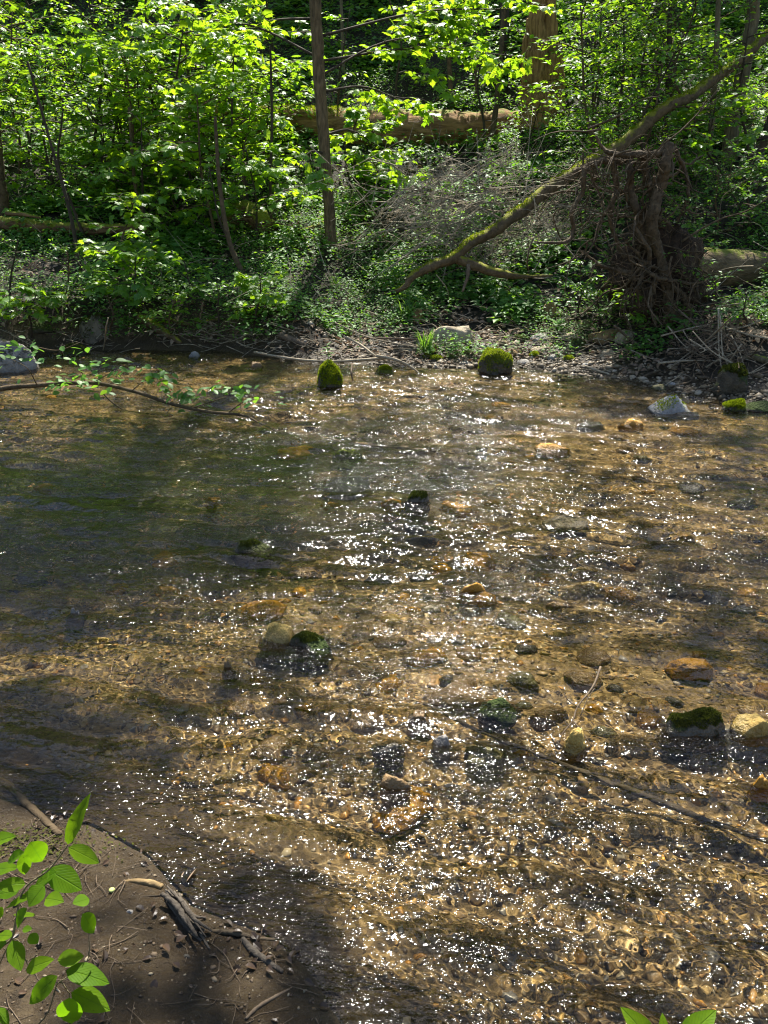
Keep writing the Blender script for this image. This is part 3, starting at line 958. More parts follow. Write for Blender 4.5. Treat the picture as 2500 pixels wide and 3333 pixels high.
# (base x, base y, top x, top y in the photo, spread, kind, leaf size, branches, density)
SH = [
    # left thicket, from the back to the front
    (60, 560, 40, 40, 1.5, 'oval', .095, 15, 1.), (300, 560, 280, -60, 1.6, 'oval', .095, 16, 1.), (520, 560, 470, -120, 1.7, 'maple', .13, 16, 1.),
    (700, 560, 620, -180, 1.6, 'oval', .11, 17, 1.1), (930, 470, 850, -120, 1.2, 'maple', .13, 10, 1.), (180, 640, 150, 180, 1.25, 'oval', .08, 14, 1.2),
    (420, 650, 400, 140, 1.3, 'maple', .12, 14, 1.), (640, 660, 600, 60, 1.4, 'maple', .125, 15, 1.), (800, 690, 760, 140, 1.0, 'maple', .12, 12, 1.),
    (-60, 720, -40, 200, 1.2, 'maple', .11, 12, 1.), (280, 780, 210, 270, 1.05, 'oval', .075, 14, 1.2), (500, 800, 460, 380, 1.0, 'maple', .11, 12, 1.),
    (700, 800, 640, 290, 1.1, 'maple', .115, 13, 1.), (840, 800, 800, 480, .8, 'maple', .10, 10, 1.),
    (780, 870, 680, 540, .75, 'small', .05, 9, 1.1), (430, 930, 440, 640, .65, 'maple', .10, 8, 1.),
    (470, 1050, 440, 830, .55, 'maple', .10, 9, 1.), (620, 1010, 600, 850, .45, 'oval', .09, 8, 1.), (180, 1000, 220, 800, .5, 'small', .045, 8, 1.1), (40, 1000, 60, 780, .6, 'small', .045, 8, 1.1),
    # middle: sparser, the dark slope shows through
    (1290, 340, 1240, -90, 1.1, 'maple', .12, 5, .9), (1560, 330, 1480, -90, 1.2, 'maple', .13, 6, .9), (1080, 420, 1140, 30, .8, 'oval', .10, 7, .9), (1210, 560, 1200, 380, .6, 'maple', .12, 6, .9), (1290, 640, 1200, 500, .6, 'maple', .12, 6, .9), (1150, 640, 1180, 340, .45, 'maple', .12, 5, .8),
    # right
    (1580, 480, 1590, 60, .9, 'small', .06, 12, 1.), (1930, 470, 1960, -40, 1.0, 'small', .06, 14, 1.), (2010, 500, 2030, -80, 1.3, 'small', .06, 16, 1.),
    (2100, 480, 2150, -60, 1.2, 'oval', .09, 12, 1.), (2280, 520, 2290, -60, 1.3, 'small', .06, 15, 1.), (2440, 560, 2440, 60, 1.2, 'oval', .09, 12, 1.), (1700, 560, 1760, 330, .8, 'small', .055, 11, 1.),
    (1960, 560, 1930, 330, .8, 'small', .06, 11, 1.), (2360, 640, 2330, 330, .9, 'maple', .11, 9, 1.), (2440, 740, 2470, 470, .8, 'small', .055, 11, 1.), (2330, 760, 2340, 560, .7, 'small', .05, 11, 1.), (2540, 780, 2520, 500, .8, 'small', .06, 11, 1.),
    (100, 1090, 130, 930, .4, 'maple', .09, 8, 1.), (560, 1090, 575, 960, .38, 'oval', .08, 8, 1.), (690, 1075, 715, 930, .4, 'small', .05, 9, 1.1), (830, 1050, 850, 900, .4, 'maple', .08, 7, 1.), (360, 1085, 350, 960, .35, 'small', .045, 8, 1.2),
    (2270, 1010, 2290, 800, .45, 'small', .055, 9, 1.), (1880, 1030, 1890, 860, .4, 'small', .06, 8, 1.), (2050, 1080, 2040, 950, .3, 'oval', .07, 7, 1.),
    (1950, 1060, 1960, 880, .35, 'small', .06, 8, 1.), (2420, 1080, 2430, 960, .4, 'small', .055, 9, 1.),
]
knd = {'maple': 'sapling with star-shaped leaves', 'oval': 'shrub with oval leaves', 'small': 'fine-leaved shrub'}
for i, (bx, by, tx, ty, spr, kd, sz, nb, dn) in enumerate(SH):
    B = ground(bx, by)
    Tp = at_depth(tx, ty, B[1] - .25)
    h = Tp[2] - B[2]
    lab = where_label(('tall ' if h > 2 else 'low ' if h < 1 else '') + knd[kd], tx, max(ty + 150, 60)) or f'{knd[kd]} in the thicket, number unknown'
    nm = {'maple': 'maple_sapling', 'oval': 'leafy_shrub', 'small': 'fine_leaved_shrub'}[kd]
    shrub(nm, lab, B, Tp, spr, kd, sz, 1000 + i, nb, dn, cat='sapling' if kd == 'maple' else 'shrub', group='saplings and shrubs of the far bank', stem_r=.010 + .008 * min(h, 3), bark=MAT['bark_dark'] if i % 3 else MAT['bark'])
PROTO = [o for o in COL.objects if o.name.split('.')[0] in ('maple_sapling', 'leafy_shrub', 'fine_leaved_shrub')]


def dup(src, loc, rz, sc, label, group):
    c = src.copy()
    COL.objects.link(c)
    c.location, c.rotation_euler, c.scale = loc, (0, 0, rz), (sc, sc, sc)
    c['label'], c['group'] = label, group
    for ch in src.children:
        k = ch.copy()
        COL.objects.link(k)
        k.parent = c
    return c


rcp = np.random.default_rng(606)
for n_, (xa, xb), (ya, yb), kinds_, (sa, sb), zone, grp in [
    (34, (-60, 880), (500, 780), ('maple_sapling', 'leafy_shrub'), (.7, 1.05), 'in the dense leafy thicket left of the straight trunk', 'shrubs of the left thicket'),
    (26, (1620, 2540), (440, 760), ('fine_leaved_shrub', 'leafy_shrub'), (.55, 1.), 'in the thicket around and behind the root plate', 'shrubs of the right thicket'),
    (30, (-100, 2600), (230, 420), ('maple_sapling', 'leafy_shrub', 'fine_leaved_shrub'), (1., 1.5), 'far up the slope at the top edge', 'shrubs far up the slope'),
]:
    for i in range(n_):
        px, py = rcp.uniform(xa, xb), rcp.uniform(ya, yb)
        if (1050 < px < 1640 and rcp.random() < .6) or 1600 < px < 1930 or (py < 420 and 850 < px < 1930) or (px < 520 and py > 700):
            continue
        nm = kinds_[rcp.integers(len(kinds_))]
        src = [o for o in PROTO if o.name.split('.')[0] == nm]
        src = src[rcp.integers(len(src))]
        kd = {'maple_sapling': 'star-leaved sapling', 'leafy_shrub': 'oval-leaved shrub', 'fine_leaved_shrub': 'fine-leaved shrub'}[nm]
        dup(src, ground(px, py), rcp.uniform(0, 6.28), rcp.uniform(sa, sb), where_label(kd, px, py - 120) or f'{kd} {zone}', grp)
LAND = save

# ground cover of herbs, in patches up the whole slope
mb = MB()
r = np.random.default_rng(31)
N = 95000
y = 7.6 + 26 * r.random(N) ** 1.5
x = r.uniform(-1, 1, N) * (1.2 + .56 * y)
d = y - Yfar(x)
den = .52 + .9 * fbm(x * .9, y * .9, 71, 3) + .3 * sstep(12, 17, y)
px_, py_ = project(np.stack([x, y, height(x, y)], -1))
den = den + .35 * np.exp(-((px_ - 950) / 500) ** 2 - ((py_ - 830) / 120) ** 2) - .5 * np.exp(-((px_ - 1500) / 260) ** 2 - ((py_ - 640) / 110) ** 2) - .6 * np.exp(-((px_ - 2130) / 200) ** 2 - ((py_ - 980) / 160) ** 2) - .7 * np.exp(-((px_ - 1250) / 520) ** 2 - ((py_ - 1110) / 55) ** 2)
keep = (d > np.where(x < -1.2, .07, .22)) & (r.random(N) < den)
x, y = x[keep], y[keep]
n = len(x)
z = height(x, y)
hh = r.uniform(.04, .22, n) * (1 + .8 * pn(x * 1.3, y * 1.3, 72))
lv = 6
ang = r.uniform(0, 6.28, (n, lv))
rad = r.uniform(.02, .10, (n, lv)) * (1 + .08 * (y[:, None] - 8))
pos = np.stack([x[:, None] + np.cos(ang) * rad, y[:, None] + np.sin(ang) * rad, z[:, None] + hh[:, None] * r.uniform(.35, 1.1, (n, lv))], -1).reshape(-1, 3)
ax = np.stack([np.cos(ang), np.sin(ang), r.uniform(-.4, .3, (n, lv))], -1).reshape(-1, 3)
nr = np.array([0, -.15, 1.]) + r.normal(0, .33, (n * lv, 3))
sp_ = pn(x * .7, y * .7, 73) + .35 * pn(x * 2.5, y * 2.5, 74)
near_ = sstep(.2, 1.3, y - Yfar(x))
sz = np.repeat((.55 + .45 * near_) * np.where(sp_ > .22, r.uniform(.07, .125, n), np.where(sp_ < -.18, r.uniform(.022, .042, n), r.uniform(.038, .07, n))) * (1 + .05 * (y - 8)), lv) * r.uniform(.7, 1.2, n * lv)
place(mb, SMALL, pos, ax, nr, sz)
tag(mb.build('ground_cover', MAT['herb'], smooth=False), 'green herbs carpeting the far bank and the wooded slope', 'ground cover', kind='stuff')

# dead leaves
mb = MB()
N = 44000
y = 7.3 + 12 * r.random(N) ** 1.8
x = r.uniform(-1, 1, N) * (1.2 + .56 * y)
d = y - Yfar(x)
px_, py_ = project(np.stack([x, y, height(x, y)], -1))
den = .25 + .6 * fbm(x, y, 75, 3) + .7 * np.exp(-((px_ - 1500) / 320) ** 2 - ((py_ - 640) / 130) ** 2) + .6 * np.exp(-((px_ - 1150) / 600) ** 2 - ((py_ - 1090) / 60) ** 2) + .5 * np.exp(-((px_ - 1700) / 300) ** 2 - ((py_ - 1010) / 80) ** 2)
keep = (d > .06) & (r.random(N) < den)
x, y = x[keep], y[keep]
n = len(x)
ang = r.uniform(0, 6.28, n)
place(mb, tpl_oval(.5, .3, .25, 4), np.stack([x, y, height(x, y) + r.uniform(.005, .04, n)], -1), np.stack([np.cos(ang), np.sin(ang), r.normal(0, .35, n)], -1), np.array([0, 0, 1.]) + r.normal(0, .45, (n, 3)), r.uniform(.03, .085, n))
tag(mb.build('leaf_litter', MAT['litter'], smooth=False), 'brown dead leaves strewn over the far bank', 'leaf litter', kind='stuff')

# ------------------------------------------------------------------ trees, logs, dead wood of the far bank
def wood(pxs, y0=None, widths=None):
    """Pixel polyline with a distance each -> points and radii in metres."""
    P = np.array([at_depth(a, b, c) for a, b, c in pxs])
    rr = [w * .5 * ppm(p) for w, p in zip(np.interp(np.linspace(0, 1, len(P)), np.linspace(0, 1, len(widths)), widths), P)]
    return P, rr


CROWNS = []
GB = ground(1080, 800)
yt = GB[1]
tree_c = thing('tall_tree', 'straight brown trunk standing between the left thicket and the long rotten log', 'tree', GB)
P, rr = wood([(1082, 830, yt), (1078, 780, yt), (1066, 600, yt), (1050, 400, yt), (1036, 200, yt), (1026, 0, yt), (1020, -250, yt)], widths=[50, 38, 34, 38, 39, 37, 34])
P = np.concatenate([P, [P[-1] + [-.3, .6, 3.], P[-1] + [-.4, 1.0, 6.]]])
rr += [.11, .07]
m = MB(); tube(m, P - GB, 0, sides=14, n=70, radii=rr, rough=.16, seed=3, rscale=2.2); m.build('trunk', MAT['bark_trunk'], tree_c)
TC = P
# low leafy limbs of that tree
limbs = MB(); lf = MB()
rl = np.random.default_rng(12)
for (a, b, dy), (c, e, dy2) in [((1040, 250, 0), (1420, 110, .7)), ((1035, 120, 0), (1700, 30, .9)), ((1040, 190, 0), (640, 60, .8)), ((1045, 300, 0), (1310, 330, 1.2)), ((1030, 60, 0), (720, 150, 1.3)), ((1055, 440, 0), (1220, 470, .8)), ((1036, 200, 0), (1650, 180, 1.6)), ((1058, 500, 0), (960, 560, -.5))]:
    p0, p1 = at_depth(a, b, yt + dy), at_depth(c, e, yt + dy2)
    Lb = np.linalg.norm(p1 - p0)
    tube(limbs, np.array([p0, (p0 + p1) / 2 + [0, 0, .12], p1]) - GB, .018, .006, 5, n=10)
    for q in range(max(2, int(Lb / .28))):
        s = .35 + .65 * (q + rl.random()) / max(2, int(Lb / .28))
        foliage_branch(limbs, lf, p0 * (1 - s) + p1 * s + [0, 0, .1 * math.sin(s * 3.14)] - GB, (p1 - p0) / Lb + rl.normal(0, .6, 3) * [1, 1, .4], rl.uniform(.35, .75), 'maple', .12, rl, .006, 1., True)
limbs.build('limbs', MAT['bark_dark'], tree_c); lf.build('low_foliage', MAT['maple'], tree_c, smooth=False)

GS = ground(1770, 400)
snag = thing('broken_snag', 'thick dead snag of splintered reddish wood behind the leaning limb', 'snag', GS)
ys_ = GS[1]
for j, (x0, x1, wd, ytop) in enumerate([(1742, 1752, 74, -160), (1792, 1790, 60, -60), (1712, 1726, 40, 60), (1822, 1812, 34, 130), (1765, 1775, 84, 30)]):
    P, rr = wood([(x0, 420, ys_ + .06 * (j % 3)), (x0, 300, ys_ + .06 * (j % 3)), ((x0 + x1) / 2, 150, ys_ + .05 * j), (x1, ytop, ys_ + .05 * j)], widths=[wd * 1.12, wd, wd * .9, wd * .5])
    m = MB(); tube(m, P - GS, 0, sides=16, n=44, radii=rr, rough=.3, seed=40 + j, rscale=2.6); m.build('splinter' if j else 'trunk', MAT['snag'], snag)

GL = at_depth(1230, 425, 0) if False else ground(1200, 490)
yl = GL[1] + .3
log = thing('rotten_log', 'long thick rotten log lying across the slope behind the straight trunk', 'log', GL)
P, rr = wood([(700, 395, yl + .3), (900, 398, yl + .2), (1100, 415, yl + .05), (1300, 430, yl), (1480, 428, yl), (1660, 420, yl + .1), (1760, 416, yl + .2)], widths=[84, 100, 118, 132, 126, 106, 96])
m = MB(); tube(m, P - GL, 0, sides=22, n=90, radii=rr, rough=.22, seed=6, rscale=2.0); lo_ = m.build('log_body', MAT['rotten'], log)
Vv = np.concatenate(m.v); Ff = np.concatenate([np.concatenate([q[:, [0, 1, 2]], q[:, [0, 2, 3]]]) for q in m.f if q.shape[1] == 4])
sel = (Vv[Ff].mean(1)[:, 0] < -.5)
tm = tufts(Vv, Ff[sel], 4, 2200, .03, .55, 3.)
tm.build('moss', MAT['moss_tuft'], log, smooth=False)

GL2 = ground(150, 770)
dl = thing('decayed_log', 'decayed log with yellow moss lying at the left edge of the slope', 'log', GL2)
P, rr = wood([(-160, 715, GL2[1]), (0, 728, GL2[1]), (150, 742, GL2[1]), (320, 745, GL2[1] + .1), (480, 742, GL2[1] + .25)], widths=[46, 46, 42, 36, 26])
m = MB(); tube(m, P - GL2, 0, sides=14, n=60, radii=rr, rough=.3, seed=8, rscale=2.4); m.build('log_body', MAT['rotten_moss'], dl)
m = MB()
for (a, b, c, e, w) in [(20, 695, 130, 708, 16), (50, 735, 85, 790, 20), (-20, 745, 40, 800, 18)]:
    P, rr = wood([(a, b, GL2[1] - .1), ((a + c) / 2, (b + e) / 2 - 4, GL2[1] - .15), (c, e, GL2[1] - .2)], widths=[w, w * .8, w * .5]); tube(m, P - GL2, 0, sides=8, n=14, radii=rr, rough=.3, seed=9)
m.build('broken_limbs', MAT['rotten_moss'], dl)

GT = ground(8, 735)
lt = thing('tree', 'brown trunk cut by the left edge above the decayed log', 'tree', GT)
P, rr = wood([(4, 760, GT[1]), (2, 660, GT[1]), (-8, 560, GT[1]), (-30, 300, GT[1]), (-70, -100, GT[1])], widths=[58, 48, 44, 44, 44])
P = np.concatenate([P, [P[-1] + [-.2, .8, 3.5]]]); rr += [.08]
TL = P
m = MB(); tube(m, P - GT, 0, sides=12, n=50, radii=rr, rough=.15, seed=13); m.build('trunk', MAT['bark'], lt)

GR = ground(2390, 520)
rt = thing('tree', 'pale slender trunk rising at the right edge behind the root plate', 'tree', GR)
P, rr = wood([(2372, 540, GR[1]), (2385, 400, GR[1]), (2420, 230, GR[1]), (2450, 60, GR[1]), (2475, -150, GR[1])], widths=[52, 46, 44, 42, 40])
P = np.concatenate([P, [P[-1] + [.5, .8, 3.5], P[-1] + [.6, 1.2, 6]]]); rr += [.09, .05]
TR = P
m = MB(); tube(m, P - GR, 0, sides=12, n=50, radii=rr, rough=.12, seed=14); m.build('trunk', MAT['bark_pale'], rt)

for (nm, lab, pts, wd, mt) in [
    ('young_tree', 'thin dark pole trunk right of the broken snag', [(2160, 480, 0), (2172, 300, 0), (2178, 120, 0), (2188, -160, 0)], [18, 17, 15, 13], 'bark_dark'),
    ('young_tree', 'thin mossy grey trunk just left of the pale slender trunk', [(2300, 560, 0), (2318, 380, 0), (2330, 200, 0), (2345, -160, 0)], [20, 19, 18, 16], 'bark_pale'),
    ('young_tree', 'dark leaning trunk cut by the right edge below the pale trunk', [(2440, 560, 0), (2480, 470, 0), (2530, 350, 0), (2620, 100, 0)], [46, 42, 40, 38], 'bark_dark'),
    ('young_tree', 'thin crooked stem rising through the small leaves left of the broken snag', [(1600, 470, 0), (1620, 300, 0), (1632, 150, 0), (1650, -160, 0)], [20, 17, 15, 12], 'bark'),
    ('young_tree', 'slim stem standing just left of the straight trunk', [(885, 760, 0), (880, 600, 0), (885, 400, 0), (880, 150, 0)], [11, 10, 9, 7], 'bark_dark'),
    ('young_tree', 'slim dark stem slanting through the left thicket', [(262, 880, 0), (230, 700, 0), (180, 520, 0), (90, 200, 0)], [14, 12, 10, 8], 'bark_dark'),
    ('young_tree', 'slim brown stem bowed over the mossy hump log', [(790, 900, 0), (745, 780, 0), (715, 600, 0), (700, 380, 0)], [20, 16, 14, 10], 'bark'),
    ('young_tree', 'thin stem curving up between the thicket and the straight trunk', [(500, 780, 0), (470, 700, 0), (440, 600, 0), (420, 350, 0)], [16, 14, 12, 9], 'bark'),
    ('young_tree', 'pale thin stem on the dark slope right of the straight trunk', [(1118, 235, 0), (1116, 150, 0), (1112, 50, 0), (1105, -160, 0)], [12, 12, 11, 10], 'bark_pale'),
    ('young_tree', 'straight thin stem above the rotten log near the snag', [(1470, 350, 0), (1462, 200, 0), (1460, 80, 0), (1452, -160, 0)], [16, 15, 14, 12], 'bark'),
    ('young_tree', 'broad shaded trunk behind the leaves left of the broken snag', [(1640, 370, 1.5), (1640, 200, 1.5), (1642, 60, 1.5), (1645, -160, 1.5)], [36, 34, 32, 30], 'bark_dark'),
]:
    G = ground(pts[0][0], pts[0][1])
    P, rr = wood([(a, b, G[1] + c) for a, b, c in pts], widths=wd)
    P = np.concatenate([[P[0] - [0, 0, .3]], P]); rr = [rr[0]] + rr
    m = MB(); tube(m, P, 0, sides=8, n=40, radii=rr, rough=.12, seed=len(lab)); tag(m.build(nm, MAT[mt], origin=G), lab, 'young tree', 'slim trunks of the slope')

# leaning mossy limb with its fork
GM = ground(1345, 915)
lm = thing('leaning_limb', 'long mossy dead limb leaning from upper right down to the bank', 'limb', GM)
P, rr = wood([(1290, 950, 9.15), (1350, 905, 9.2), (1480, 832, 9.4), (1600, 752, 9.6), (1700, 682, 9.8), (1850, 580, 10.1), (2010, 470, 10.4), (2180, 345, 10.8), (2340, 245, 11.2), (2520, 90, 11.7), (2750, -120, 12.2)], widths=[10, 26, 34, 35, 38, 40, 39, 36, 32, 28, 26])
P = spline(P, 40) + np.stack([pn(np.arange(40) * .35, q, 150 + q) for q in range(3)], 1) * .055
rr = list(np.interp(np.linspace(0, 1, 40), np.linspace(0, 1, len(rr)), rr))
m = MB(); tube(m, P - GM, 0, sides=14, n=110, radii=rr, rough=.22, seed=21, rscale=2.2); m.build('main_limb', MAT['bark_moss'], lm)
Vv = np.concatenate(m.v); Ff = np.concatenate([np.concatenate([q[:, [0, 1, 2]], q[:, [0, 2, 3]]]) for q in m.f if q.shape[1] == 4])
tm = tufts(Vv, Ff, 5, 3200, .018, .72, 5.); tm.build('moss', MAT['moss_tuft'], lm, smooth=False)
P, rr = wood([(1480, 838, 9.4), (1560, 870, 9.3), (1640, 893, 9.2), (1720, 900, 9.15), (1800, 896, 9.1)], widths=[34, 30, 26, 12, 5])
m = MB(); tube(m, P - GM, 0, sides=10, n=40, radii=rr, rough=.3, seed=22); m.build('fork', MAT['bark_moss'], lm)
P, rr = wood([(1525, 862, 9.3), (1522, 900, 9.25), (1505, 950, 9.2)], widths=[16, 12, 7])
m = MB(); tube(m, P - GM, 0, sides=7, n=14, radii=rr, rough=.3, seed=23); m.build('side_branch', MAT['twig_brown'], lm)

# smaller limbs lying on the bank
for (lab, pts, wd, mt, nm) in [
    ('crooked brown branch lying on the herbs before the straight trunk', [(900, 790, 0), (1000, 752, 0), (1080, 728, 0), (1150, 718, 0), (1230, 708, 0)], [10, 14, 18, 20, 10], 'bark_moss', 'fallen_branch'),
    ('pale bare stick lying on dead leaves below the rotten log', [(1330, 560, 0), (1420, 550, 0), (1520, 540, 0), (1580, 525, 0)], [7, 10, 8, 4], 'twig', 'fallen_stick'),
    ('short mossy hump log sunk in herbs on the left slope', [(720, 750, 0), (770, 735, 0), (830, 738, 0), (875, 765, 0)], [60, 84, 84, 60], 'rotten_moss', 'hump_log'),
    ('mossy limb end sloping into the water under the left bank', [(455, 1048, 0), (500, 1070, 0), (545, 1095, 0), (590, 1122, 0)], [36, 34, 26, 14], 'bark_moss', 'fallen_branch'),
    ('thin mossy limb lying level on the shaded left bank', [(545, 1040, 0), (600, 1058, 0), (660, 1052, 0), (720, 1040, 0)], [10, 11, 10, 8], 'bark_moss', 'fallen_branch'),
    ('short brown broken bough on the driftline left of the moss cone', [(910, 1098, 0), (950, 1112, 0), (1005, 1130, 0)], [22, 20, 14], 'twig_brown', 'fallen_branch'),
    ('smooth bent limb lying at the right edge above the tall mossy boulder', [(2400, 1180, 0), (2440, 1168, 0), (2480, 1178, 0), (2540, 1198, 0)], [16, 20, 22, 22], 'bark_pale', 'fallen_branch'),
]:
    Q = [ground(a, b) for a, b, c in pts]
    rr = [w * .5 * ppm(q) for w, q in zip(wd, Q)]
    Pp = np.array([q + [0, 0, .7 * s] for q, s in zip(Q, rr)])
    m = MB(); tube(m, Pp, 0, sides=10, n=30, radii=rr, rough=.25, seed=len(lab)); tag(m.build(nm, MAT[mt], origin=Q[0]), lab, 'branch')
    USED.add(lab)

# sticks along the waterline
SAVE = LAND
LAND = SAVE + [(1340, 1230, 'the forked stick tip')]
for lab, pts, wd, mt in [
    ('long pale stick lying along the far waterline behind the moss cone', [(828, 1146, .10), (900, 1160, .12), (985, 1172, .10), (1080, 1176, .10), (1170, 1172, .12), (1260, 1165, .14)], [8, 10, 11, 10, 12, 12], 'twig'),
    ('pale forked stick reaching from the bank into the water', [(1225, 1158, .18), (1290, 1172, .14), (1340, 1196, .06), (1372, 1222, -.01)], [14, 14, 10, 4], 'twig'),
    ('grey stick slanting down the driftline to the forked stick', [(1120, 1095, .28), (1170, 1120, .24), (1225, 1160, .15), (1290, 1190, .05)], [9, 10, 9, 6], 'twig'),
    ('long thin bare twig bowed across the driftline', [(1090, 1050, .5), (1190, 1095, .38), (1290, 1118, .3), (1360, 1130, .22)], [5, 5, 4, 3], 'twig'),
    ('straight brown stick lying level left of the tan slab', [(1220, 1100, .3), (1290, 1102, .3), (1360, 1104, .28)], [8, 8, 6], 'twig_brown'),
    ('upright thin stick standing in the water right of the moss cone', [(1146, 1184, .12), (1144, 1215, .06), (1152, 1250, -.05)], [8, 7, 4], 'twig_brown'),
    ('bleached stick on the stones by the bleached thin stone', [(1900, 1190, .05), (1950, 1208, .03), (2000, 1222, .0)], [10, 10, 5], 'twig'),
    ('dark stub of driftwood at the right shallows edge', [(2080, 1232, .02), (2115, 1218, .06), (2150, 1205, .1)], [9, 14, 12], 'wet_wood'),
    ('grey stick propped on the gravel bar below the root plate', [(2000, 1060, .42), (2040, 1095, .3), (2090, 1130, .2)], [10, 9, 9], 'twig_brown'),
    ('pale straight stick jutting up from the driftwood pile', [(2300, 1110, .35), (2340, 1072, .5), (2382, 1032, .66)], [9, 8, 6], 'twig'),
    ('white twig dangling from the left bank into the shaded water', [(352, 1035, .5), (345, 1070, .38), (342, 1105, .2), (336, 1140, .02)], [5, 7, 6, 5], 'twig'),
]:
    Q = []
    for a, b, z in pts:
        q = at(a, b, z)
        Q.append(q)
    rr = [w * .4 * ppm(q) for w, q in zip(wd, Q)]
    m = MB(); tube(m, np.array(Q), 0, sides=8, n=30, radii=rr, rough=.2, seed=len(lab)); tag(m.build('stick', MAT[mt], origin=Q[0]), lab, 'stick', 'sticks along the far waterline')
    USED.add(lab)
LAND = SAVE

# brush pile of bare twigs
GBR = ground(1560, 780)
bp = thing('brush_pile', 'tangle of bare grey twigs piled behind the leaning mossy limb', 'brush pile', GBR)
rb = np.random.default_rng(50)
fine = MB()
for i in range(520):
    big = i < 90
    px, py = rb.normal(1560, 190), rb.normal(690, 95)
    if px < 1100 or py > 980:
        continue
    y0 = rb.uniform(9.7, 10.9)
    c = at_depth(px, py, y0)
    c[2] = max(c[2], float(height(c[0], c[1])) + .02)
    a = math.radians(rb.normal(20, 28)) + (math.pi / 2 if rb.random() < .18 else 0)
    L = rb.uniform(.5, 1.7) if big else rb.uniform(.15, .8)
    d = np.array([math.cos(a), rb.normal(0, .4), math.sin(a)])
    pts = [c - d * L * .5, c + rb.normal(0, .05 * L, 3), c + d * L * .5 + rb.normal(0, .06 * L, 3)]
    rd = rb.uniform(.005, .009) if big else rb.uniform(.003, .006)
    if big:
        m = MB(); tube(m, np.array(pts) - GBR, rd, rd * .4, 5, n=10); P = spline(np.array(pts) - GBR, 10)
        for q in (3, 5, 7):
            e = P[q] + (norm(d) + rb.normal(0, .6, 3)) * L * .25
            tube(m, [P[q], (P[q] + e) / 2 + rb.normal(0, .02, 3), e], rd * .5, rd * .2, 4, n=5, cap=False)
        m.build('twig', MAT['twig'] if i % 4 else MAT['twig_brown'], bp)
    else:
        tube(fine, np.array(pts) - GBR, rd, rd * .4, 4, n=6, cap=False)
tag(fine.build('fine_twigs', MAT['twig'], bp), kind='stuff')

# root plate of the fallen tree
GRP = ground(2150, 1085)
yr = GRP[1] + .15
rp = thing('uprooted_tree', 'uprooted tree with tall tangled root plate and trunk lying to the right', 'fallen tree', GRP)
P, rr = wood([(2190, 870, yr + .25), (2290, 874, yr + .45), (2400, 876, yr + .6), (2520, 884, yr + .8), (2750, 880, yr + 1.2), (3100, 870, yr + 1.8)], widths=[150, 124, 122, 118, 108, 96])
m = MB(); tube(m, P - GRP, 0, sides=26, n=90, radii=rr, rough=.07, seed=31, rscale=1.6); m.build('trunk', MAT['bark_log'], rp)
for j, (px, py, w, h, dd) in enumerate([(2185, 870, 190, 250, .2), (2085, 900, 200, 210, .45), (2150, 1000, 170, 190, .15), (2230, 960, 130, 180, .2), (2110, 760, 90, 120, .3)]):
    c = at_depth(px, py, yr + dd)
    s = ppm(c)
    V, F = ico(4)
    W = V * (1 + .35 * pn3(V * 1.6, 60 + j) + .22 * pn3(V * 4, 61 + j) + .1 * pn3(V * 10, 62 + j))[:, None] * np.array([w * s / 2, .22, h * s / 2])
    m = MB(); m.add(W + c - GRP, F); m.build('soil_clod', MAT['soil'], rp)
roots = [
    ([(1940, 442), (1965, 480), (1994, 499), (2073, 505), (2133, 496), (2190, 470)], [12, 14, 22, 28, 34, 20], -.05),
    ([(2172, 470), (2168, 540), (2157, 599), (2130, 713), (2139, 822), (2169, 943), (2181, 1090)], [46, 48, 46, 54, 40, 46, 40], -.1),
    ([(2042, 505), (2050, 560), (2055, 611), (2073, 671), (2091, 737), (2115, 800)], [28, 30, 30, 34, 34, 40], .0),
    ([(1905, 545), (1896, 580), (1892, 629), (1868, 689), (1874, 750), (1838, 786), (1741, 790)], [26, 22, 20, 18, 18, 16, 8], -.15),
    ([(2000, 510), (2002, 600), (1985, 700), (2005, 790), (2040, 840)], [24, 26, 20, 16, 16], .1),
    ([(2095, 500), (2105, 580), (2125, 660), (2125, 740)], [30, 34, 36, 40], .05),
    ([(1870, 560), (1960, 530), (2050, 520)], [20, 26, 26], .1),
    ([(2170, 1000), (2225, 1045), (2270, 1075), (2310, 1110)], [24, 24, 18, 10], -.2),
    ([(2090, 870), (2130, 900), (2190, 915), (2260, 925), (2300, 915)], [16, 18, 16, 12, 6], -.25),
    ([(2060, 735), (2100, 800), (2110, 860), (2080, 930), (2085, 1000)], [16, 18, 18, 14, 8], -.2),
    ([(2200, 480), (2225, 560), (2235, 640), (2205, 720)], [16, 18, 16, 12], .1),
    ([(2190, 930), (2235, 980), (2250, 1060)], [26, 24, 14], -.1),
    ([(2140, 900), (2125, 980), (2135, 1060)], [20, 18, 10], -.15),
    ([(1880, 810), (1940, 850), (1990, 875), (2060, 890)], [8, 12, 16, 24], -.05),
    ([(2255, 790), (2275, 850), (2300, 920)], [8, 8, 4], -.2),
    ([(2195, 1065), (2205, 1110), (2195, 1160)], [18, 14, 8], -.15),
    ([(1920, 560), (1950, 640), (1955, 720), (1935, 800)], [8, 8, 7, 4], -.1),
]
for j, (pp, wd, dd) in enumerate(roots):
    P, rr = wood([(a + 5 * math.sin(5 * i + j), b, yr + dd + .05 * math.sin(3 * i + j)) for i, (a, b) in enumerate(pp)], widths=[w * .74 for w in wd])
    P = spline(P, 14) + np.stack([pn(np.arange(14) * .7, j, 120 + q) for q in range(3)], 1) * .03 * np.sin(np.linspace(0, 3.1, 14))[:, None]
    rr = list(np.interp(np.linspace(0, 1, 14), np.linspace(0, 1, len(rr)), rr))
    m = MB(); tube(m, P - GRP, 0, sides=12, n=70, radii=rr, rough=.42, seed=70 + j, rscale=3.4); m.build('root', MAT['root'], rp)
rr_ = np.random.default_rng(17)
